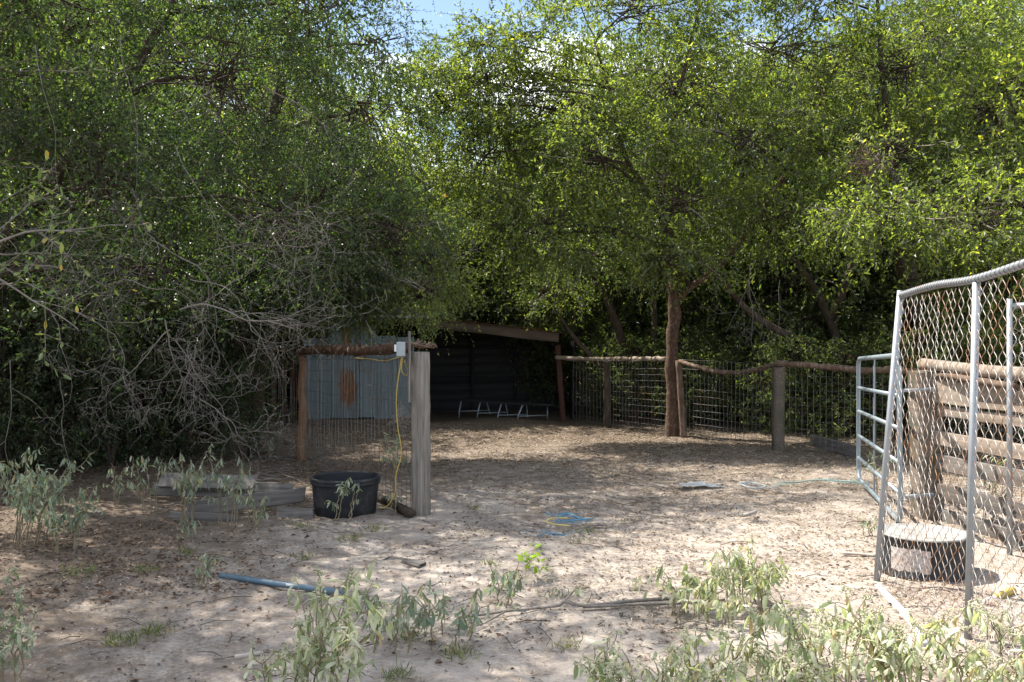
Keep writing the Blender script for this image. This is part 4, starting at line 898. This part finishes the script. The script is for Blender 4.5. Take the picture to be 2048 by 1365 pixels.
# ------------------------------------------------------------------ planks and things on the ground
def gboard(px0, py0, px1, py1, w, t, label, seed, z0=0., z1=0., tilt=(0, -1, .5), m='wood_grey', name='old_plank', cat='plank'):
    a = G(px0, py0, z0); b = G(px1, py1, z1)
    o = board(name, a, b, w, t, M[m], None, up=tilt, seed=seed, rough=.0035, chip=.05, seg=11); return props(o, label, cat)
gboard(318, 962, 516, 966, .15, .04, 'grey plank on top at the back of the board pile beside the tub', 71, .18, .17, (0, .75, 1))
gboard(500, 975, 590, 978, .10, .04, 'short dark plank end sticking out right of the back plank of the pile', 72, .11, .10, (0, .5, 1))
gboard(300, 980, 560, 984, .12, .04, 'dark plank in the middle of the board pile under the back plank', 73, .08, .07, (0, .3, 1))
gboard(372, 1018, 614, 990, .13, .045, 'long bent grey plank across the front of the board pile', 74, .10, .13, (0, .15, 1))
gboard(545, 1030, 632, 1030, .12, .05, 'short pale plank lying on the ground touching the black tub', 75, .03, .03, (0, .25, 1), 'wood_grey')
gboard(330, 1035, 480, 1040, .10, .04, 'low dark plank at the bottom front of the board pile', 76, .02, .02, (0, .1, 1))
gboard(772, 1116, 852, 1133, .085, .02, 'small flat dark board lying on the sand in front of the tub', 77, .015, .015, (0, 1, .12), 'wood_grey', 'flat_board', 'board')
m = MB(); tube(m, smooth_path([G(752, 992, .05), G(785, 1008, .04), G(822, 1028, .03)], 5), np.linspace(.034, .04, 11), 9); props(m.build('short_log', M['bark'], None, True, loc=G(785, 1008)), 'short weathered log leaning between the black tub and round post', 'log')
bp = thing('blue_pipe', G(565, 1168), 'blue plastic pipe lying on the sand at the left front', 'pipe')
pa_, pb_ = G(441, 1151, .022), G(688, 1186, .022)
m = MB(); tube(m, [pa_, pa_ * .5 + pb_ * .5 + Vector((0, 0, -.004)), pb_], .0185, 14, True); m.build('pipe_body', M['pvc_blue'], bp, True)
m = MB(); c0 = pa_ * .44 + pb_ * .56; c1 = pa_ * .40 + pb_ * .60; mbx = (c0 + c1) / 2; dd_ = (c1 - c0).normalized(); rt = np.array([[dd_.x, -dd_.y, 0], [dd_.y, dd_.x, 0], [0, 0, 1]]); box(m, mbx + Vector((0, -.017, .006)), ((c1 - c0).length * 1.4, .006, .016), rt); m.build('white_label', M['white_plastic'], bp, True)
def twine(name, pts, r, mt, label, cat='twine', frays=0, seed=0):
    rr_ = np.random.default_rng(seed); mb = MB(); P = [G(a, b, .012) for a, b in pts]
    tube(mb, smooth_path(P, 5) + np.array([0, 0, .004]), r, 5)
    for j in range(frays):
        i = rr_.integers(0, len(P)); c = np.array(P[i]); q = [c + rr_.normal(0, 1, 3) * np.array([.10, .10, .003]) for _ in range(4)]; tube(mb, smooth_path(q, 4), r * .28, 3, False)
    return props(mb.build(name, M[mt], None, True, loc=P[0]), label, cat)
twine('yellow_rope', [(1135, 1037), (1105, 1038), (1092, 1045), (1110, 1050), (1140, 1053)], .006, 'twine_yellow', 'loop of faded yellow rope lying on the sand beside blue twine', 'rope')
twine('blue_twine', [(1112, 1045), (1125, 1030), (1145, 1031), (1165, 1040), (1180, 1038), (1150, 1042), (1120, 1043)], .0045, 'twine_blue', 'blue frayed twine scattered around the yellow rope loop', frays=16, seed=3)
twine('blue_twine', [(1086, 1060), (1095, 1068), (1115, 1069), (1136, 1074)], .0045, 'twine_blue', 'short piece of blue twine nearest the bright green sprig', frays=8, seed=4)
twine('teal_twine', [(1565, 966), (1600, 965), (1625, 961), (1665, 962), (1712, 965)], .007, 'twine_teal', 'teal twine stretched on the ground towards the metal gate', frays=16, seed=5)
twine('plastic_hoop', [(1478, 968), (1500, 966), (1522, 970), (1530, 975), (1512, 978), (1492, 974), (1480, 969)], .009, 'film', 'clear plastic hoop lying between the white bag and teal twine', 'hoop', 5, 6)
m = MB(); bc = G(1402, 972); n_ = 12; gx, gy = np.meshgrid(np.linspace(-.2, .2, n_ * 2), np.linspace(-.11, .11, n_)); hh = np.exp(-(gx / .12) ** 2 - (gy / .08) ** 2) * .035 * (np.sin(gx * 60 + gy * 35) * .4 + .9) * (.4 + vnoise(gx * 16, gy * 22, 4) * 1.3) + .006
id_ = np.arange(n_ * n_ * 2).reshape(n_, n_ * 2)
m.add(np.stack([gx + bc.x + (vnoise(gx * 9, gy * 9, 8) - .5) * .14, gy + bc.y + (vnoise(gx * 9, gy * 9, 9) - .5) * .14, hh], -1).reshape(-1, 3), np.stack([id_[:-1, :-1], id_[:-1, 1:], id_[1:, 1:], id_[1:, :-1]], -1).reshape(-1, 4))
props(m.build('plastic_bag', M['film'], None, True, loc=bc), 'crumpled whitish plastic bag lying on the ground in the clearing', 'bag')
m = MB(); tube(m, smooth_path([G(1686, 1106, .02), G(1720, 1109, .025), G(1752, 1113, .02)], 4), .012, 7); props(m.build('ground_stick', M['bone'], None, True, loc=G(1720, 1109)), 'straight pale stick lying left of the upturned tub', 'stick')
m = MB(); tube(m, smooth_path([G(1489, 1030, .02), G(1500, 1028, .035), G(1511, 1024, .03)], 4), [.016] * 9, 7); props(m.build('wood_scrap', M['bone'], None, True, loc=G(1500, 1028)), 'small pale curved piece of wood alone on the open ground', 'wood scrap')
m = MB(); tube(m, smooth_path([G(470, 1316, .02), G(500, 1310, .025), G(525, 1306, .02)], 4), np.linspace(.014, .01, 9), 7); props(m.build('wood_scrap', M['bone'], None, True, loc=G(500, 1310)), 'grey stick end on the sand left of the front plant', 'stick')
# dry stump and twigs by the inner post
m = MB()
for j in range(70):
    c = np.array(G(rng.uniform(500, 660), rng.uniform(890, 965), .02)); d = rng.normal(0, 1, 3) * np.array([1, 1, .12]); d /= np.linalg.norm(d); l = rng.uniform(.12, .4)
    tube(m, [c - d * l / 2, c + rng.normal(0, .015, 3) + np.array([0, 0, .01]), c + d * l / 2], [.005, .006, .003], 4)
props(m.build('brush_pile', M['bark_grey'], None, True, loc=G(560, 925)), 'low pile of dry grey sticks around the crooked fence post', 'sticks', kind='stuff')
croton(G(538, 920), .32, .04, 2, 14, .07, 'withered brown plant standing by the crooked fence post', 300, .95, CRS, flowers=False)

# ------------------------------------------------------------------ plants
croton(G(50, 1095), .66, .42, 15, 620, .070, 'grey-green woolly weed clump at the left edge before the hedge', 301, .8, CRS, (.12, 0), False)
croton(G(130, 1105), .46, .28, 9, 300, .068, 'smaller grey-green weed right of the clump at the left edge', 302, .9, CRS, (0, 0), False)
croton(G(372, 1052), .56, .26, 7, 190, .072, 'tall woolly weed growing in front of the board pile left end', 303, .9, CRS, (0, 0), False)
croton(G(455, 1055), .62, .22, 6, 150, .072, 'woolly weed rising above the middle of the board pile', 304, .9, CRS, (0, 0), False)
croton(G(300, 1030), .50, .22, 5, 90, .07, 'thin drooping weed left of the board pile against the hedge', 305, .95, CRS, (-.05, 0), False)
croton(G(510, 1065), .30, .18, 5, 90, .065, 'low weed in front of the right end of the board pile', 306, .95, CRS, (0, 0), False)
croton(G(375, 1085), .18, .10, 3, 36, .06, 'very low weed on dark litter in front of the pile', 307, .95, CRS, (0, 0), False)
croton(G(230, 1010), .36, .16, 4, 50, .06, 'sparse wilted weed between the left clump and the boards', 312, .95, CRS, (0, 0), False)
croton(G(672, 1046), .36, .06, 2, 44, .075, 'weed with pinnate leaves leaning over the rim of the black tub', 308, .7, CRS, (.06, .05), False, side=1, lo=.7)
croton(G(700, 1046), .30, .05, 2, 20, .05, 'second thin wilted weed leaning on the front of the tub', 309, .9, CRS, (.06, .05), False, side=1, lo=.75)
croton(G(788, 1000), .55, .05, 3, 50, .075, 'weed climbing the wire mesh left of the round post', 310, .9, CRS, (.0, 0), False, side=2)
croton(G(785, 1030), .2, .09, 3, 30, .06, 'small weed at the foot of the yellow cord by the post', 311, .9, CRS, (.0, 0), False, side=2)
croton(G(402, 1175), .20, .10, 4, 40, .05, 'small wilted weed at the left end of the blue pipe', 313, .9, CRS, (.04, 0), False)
# front plants
croton(G(640, 1430), .62, .30, 12, 330, .088, 'tall pale-flowered woolly weed in the front left of centre', 320, .72, CRO, (.06, .05))
croton(G(560, 1440), .36, .2, 5, 90, .078, 'low flowering weed at the bottom edge left of the tall front weed', 321, .75, CRO)
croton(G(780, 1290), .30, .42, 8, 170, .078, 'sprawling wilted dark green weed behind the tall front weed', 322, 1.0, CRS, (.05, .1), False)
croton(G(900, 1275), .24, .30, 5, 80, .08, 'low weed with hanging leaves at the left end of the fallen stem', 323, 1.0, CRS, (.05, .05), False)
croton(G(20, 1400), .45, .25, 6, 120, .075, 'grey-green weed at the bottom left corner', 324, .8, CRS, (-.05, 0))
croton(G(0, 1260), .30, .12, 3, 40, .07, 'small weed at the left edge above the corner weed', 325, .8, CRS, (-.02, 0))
lab = ['tall weed with pale leaves right of centre along the bottom edge', 'drooping white woolly weed at the bottom right of centre', 'broad pale flowering weed in the bottom right before the kennel', 'dense woolly weed at the foot of the kennel middle post',
       'woolly weed filling the bottom right corner', 'short weed left of the bottom right plants', 'small drooping weed at the bottom centre', 'low bushy weed below the kennel corner', 'upright leafy weed left of the kennel pipe', 'weed at the right edge inside the kennel']
for i, (px, py, h, sp, ns, nl, sz) in enumerate([(1400, 1440, .46, .26, 8, 170, .082), (1290, 1440, .40, .2, 5, 80, .08), (1660, 1440, .62, .34, 9, 230, .084), (1800, 1420, .50, .30, 9, 220, .082), (1960, 1430, .48, .34, 9, 220, .082), (1210, 1430, .30, .12, 3, 40, .08), (1195, 1400, .34, .07, 2, 24, .08), (1560, 1450, .44, .24, 7, 140, .08), (1640, 1330, .34, .2, 5, 80, .08), (2030, 1330, .34, .2, 5, 80, .07)]):
    croton(G(px, py), h * .88, sp * 1.1, ns + 1, int(nl * 1.15), sz * .98, lab[i], 330 + i, .75, CRO, (rnd.uniform(-.05, .05), 0))
# fallen branch with wilted leaves
fb = thing('fallen_branch', G(1200, 1220), 'long fallen bare stem lying across the sand toward the leafy clump', 'branch')
m = MB()
tube(m, smooth_path([G(930, 1235, .02), G(1020, 1222, .02), G(1110, 1213, .03), G(1130, 1204, .05), G(1170, 1212, .03), G(1260, 1203, .04), G(1360, 1196, .05)], 6), np.linspace(.007, .012, 37), 7)
tube(m, smooth_path([G(1125, 1207, .04), G(1150, 1180, .12), G(1158, 1176, .14)], 5), np.linspace(.006, .003, 11), 5)
tube(m, smooth_path([G(1165, 1214, .03), G(1270, 1210, .03), G(1380, 1206, .04), G(1450, 1200, .05)], 5), np.linspace(.009, .007, 16), 6)
tube(m, smooth_path([G(1010, 1224, .02), G(960, 1250, .02), G(900, 1262, .015)], 5), np.linspace(.006, .003, 11), 5)
m.build('stem', M['bark_grey'], fb, True)
def fl(px, py, z, n, s, seed):
    r = np.random.default_rng(seed); c = np.array(G(px, py, z))
    for j in range(n): put_leaf(CRO, fb, c + r.normal(0, .03, 3), (r.normal(0, .3), r.normal(0, .3), -1), s, r)
fl(1160, 1176, .14, 8, .06, 1); fl(1010, 1205, .10, 6, .06, 3); fl(1280, 1170, .16, 5, .09, 4)
croton(G(1380, 1235), .26, .34, 11, 260, .078, 'leafy fallen clump at the right end of the long bare stem', 350, 1.0, CRO, (.1, .1), False)
croton(G(1500, 1215), .34, .32, 13, 330, .078, 'sunlit green woolly weed bush left of the kennel corner', 351, .9, CRO, (0, 0), False)
croton(G(1440, 1255), .22, .26, 6, 110, .07, 'low green weed in front of the sunlit weed bush', 352, .95, CRO, (0, 0), False)
croton(G(1500, 1140), .24, .06, 2, 22, .06, 'single thin weed stem standing behind the sunlit weed bush', 353, .7, CRO, (0, 0), True, side=1)
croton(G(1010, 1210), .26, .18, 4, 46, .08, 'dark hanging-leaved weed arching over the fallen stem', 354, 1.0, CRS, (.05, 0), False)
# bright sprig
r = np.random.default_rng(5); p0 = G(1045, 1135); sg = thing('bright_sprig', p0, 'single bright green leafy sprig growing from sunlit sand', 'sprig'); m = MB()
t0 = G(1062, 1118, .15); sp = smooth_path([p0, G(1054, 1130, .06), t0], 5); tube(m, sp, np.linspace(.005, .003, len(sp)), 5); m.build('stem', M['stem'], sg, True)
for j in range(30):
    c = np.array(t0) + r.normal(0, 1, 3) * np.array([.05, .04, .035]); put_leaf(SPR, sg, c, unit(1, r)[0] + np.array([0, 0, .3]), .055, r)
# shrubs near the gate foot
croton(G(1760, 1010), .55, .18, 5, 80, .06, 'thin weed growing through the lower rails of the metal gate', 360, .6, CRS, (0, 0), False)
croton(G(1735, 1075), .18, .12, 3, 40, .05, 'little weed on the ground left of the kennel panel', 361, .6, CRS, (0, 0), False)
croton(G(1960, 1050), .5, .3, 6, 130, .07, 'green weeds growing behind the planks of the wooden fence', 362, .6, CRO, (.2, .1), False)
# tangle of brown twigs in the right tree
m = MB(); c = np.array(AT(1730, 335, 12.6)); k = 260; d = unit(k); a = c + rng.normal(0, .13, (k, 3)); P = a[:, None] + d[:, None] * np.linspace(-.1, .12, 3)[None, :, None]; tubes(m, P, np.broadcast_to([.003, .003, .0015], (k, 3)), 3)
props(m.build('twig_nest', M['rail_brown'], None, loc=Vector(tuple(c))), 'brown tangle of dry twigs lodged in the right tree', 'twig tangle')

# ------------------------------------------------------------------ litter, straw, pebbles, grass
def scatter(n, xr, yr, dens):
    x = rng.uniform(*xr, n); y = yr[0] + (yr[1] - yr[0]) * rng.random(n) ** 1.25; k = rng.random(n) < dens(x, y); return x[k], y[k]
def flat_bits(name, n, xr, yr, dens, ln, asp, m, lift=.006, tilt=.35, tint=(0, 1)):
    x, y = scatter(n, xr, yr, dens); z = gz(x, y) + lift; k = len(x); a = rng.uniform(0, 2 * math.pi, k)
    Dv = np.stack([np.cos(a), np.sin(a), rng.normal(0, tilt * .5, k)], -1); Nn = np.stack([rng.normal(0, tilt, k), rng.normal(0, tilt, k), np.ones(k)], -1)
    l = rng.uniform(ln[0], ln[1], k); mb = MB(); leaf_quads(mb, np.stack([x, y, z], -1), Dv, Nn, l, l * asp * rng.uniform(.7, 1.3, k), tint[0] + rng.random(k) * (tint[1] - tint[0]))
    return props(mb.build(name, M[m]), kind='stuff')
pat = lambda x, y: vnoise(x * .9 + 5, y * .9, 31) * .6 + vnoise(x * 2.7, y * 2.7, 32) * .4
lefty = lambda x, y: np.clip((-x - .2) / 2.5, 0, 1) * .9 + .22 + np.clip((y - 10) / 4, 0, 1) * .5
flat_bits('leaf_litter', 150000, (-6, 6), (3.4, 16.5), lambda x, y: np.clip(lefty(x, y) * np.clip((pat(x, y) - .30) * 3, .12, 1), 0, 1), (.014, .034), .5, 'litter')
flat_bits('large_dry_leaf_litter', 2000, (-4, 3), (3.6, 9.5), lambda x, y: lefty(x, y) * pat(x, y), (.035, .07), .5, 'litter', tilt=.5, tint=(.4, .95))
flat_bits('dry_straw', 230000, (-5, 6.5), (3.4, 16), lambda x, y: np.clip((x + 1.2) / 2, .08, 1) * np.clip((pat(x, y) - .28) * 3, .05, 1) + np.clip((y - 9) / 4, 0, .5), (.025, .08), .085, 'straw', .008, .3)
flat_bits('wood_chips', 9000, (-5, 3), (4.5, 10), lambda x, y: np.clip(pat(x + 9, y) - .35, 0, 1) * 2 * np.exp(-((x + 2.4) / 1.6) ** 2), (.008, .02), .6, 'litter', .008, .4, (.97, 1))
# short twigs
k = 550; x = rng.uniform(-5, 5, k); y = rng.uniform(3.8, 14.5, k); a = rng.uniform(0, 6.28, k); l = rng.uniform(.06, .3, k); z = gz(x, y) + .01
P = np.stack([np.stack([x + np.cos(a) * l * s, y + np.sin(a) * l * s, z + (.012 if s == 0 else 0)], -1) + (rng.normal(0, .012, (k, 3)) * np.array([1, 1, 0])) for s in (-.5, 0, .5)], 1)
m = MB(); tubes(m, P, np.broadcast_to([.003, .0028, .0016], (k, 3)), 3); props(m.build('fallen_twigs', M['twig_dark']), kind='stuff')
def tuft(px, py, label, n, h, seed, group=None):
    r = np.random.default_rng(seed); p = G(px, py); mb = MB(); c = np.array([p.x, p.y, float(gz(p.x, p.y))])
    b = c + r.normal(0, 1, (n, 3)) * np.array([.05, .05, 0]); d = r.normal(0, .6, (n, 3)) + np.array([0, 0, .8]); d[:, 2] = np.abs(d[:, 2]); leaf_quads(mb, b, d, unit(n, r), r.uniform(.5, 1, n) * h, np.full(n, .006), r.random(n))
    props(mb.build('grass_tuft', M['grass'], None, loc=Vector(tuple(c))), label, 'grass tuft', group)
for i, (px, py, n, h, w_) in enumerate([(290, 1150, 60, .08, 'grass tuft left of the blue pipe end'), (240, 1285, 90, .09, 'left one of two grass tufts close together at the lower left'), (300, 1268, 90, .09, 'right one of two grass tufts close together at the lower left'),
    (375, 1110, 50, .07, 'small grass tuft on the litter below the board pile'), (160, 1160, 60, .1, 'thin grass tuft near the left edge on grey sand'), (700, 1080, 60, .08, 'grass tuft directly in front of the black tub'), (745, 1062, 40, .09, 'yellowish grass tuft between black tub and round post'),
    (945, 1018, 50, .08, 'grass tuft right of the foot of the round post'), (610, 1112, 60, .06, 'low grass tuft between the blue pipe and the black tub'), (980, 1140, 40, .07, 'grass tuft left of the bright green sprig'), (1180, 1066, 40, .08, 'pale grass tuft just right of the blue twine'),
    (1155, 1096, 30, .06, 'tiny grass tuft right of the bright green sprig'), (820, 1270, 80, .09, 'grass tuft among the sprawling dark weeds'), (915, 1310, 90, .08, 'brownish grass tuft below the fallen stem end'), (790, 1350, 90, .08, 'grass tuft at the bottom edge right of the tall front weed'),
    (1110, 1195, 50, .06, 'grass tuft behind the fork of the fallen stem'), (1140, 1290, 50, .07, 'grass tuft below the middle of the fallen stem'), (1250, 1040, 20, .05, 'tiny green tuft alone in the middle of the clearing'), (600, 1060, 40, .07, 'grass tuft in front of the short pale plank')]):
    tuft(px, py, w_, n, h, 500 + i, 'grass tufts on the sand')
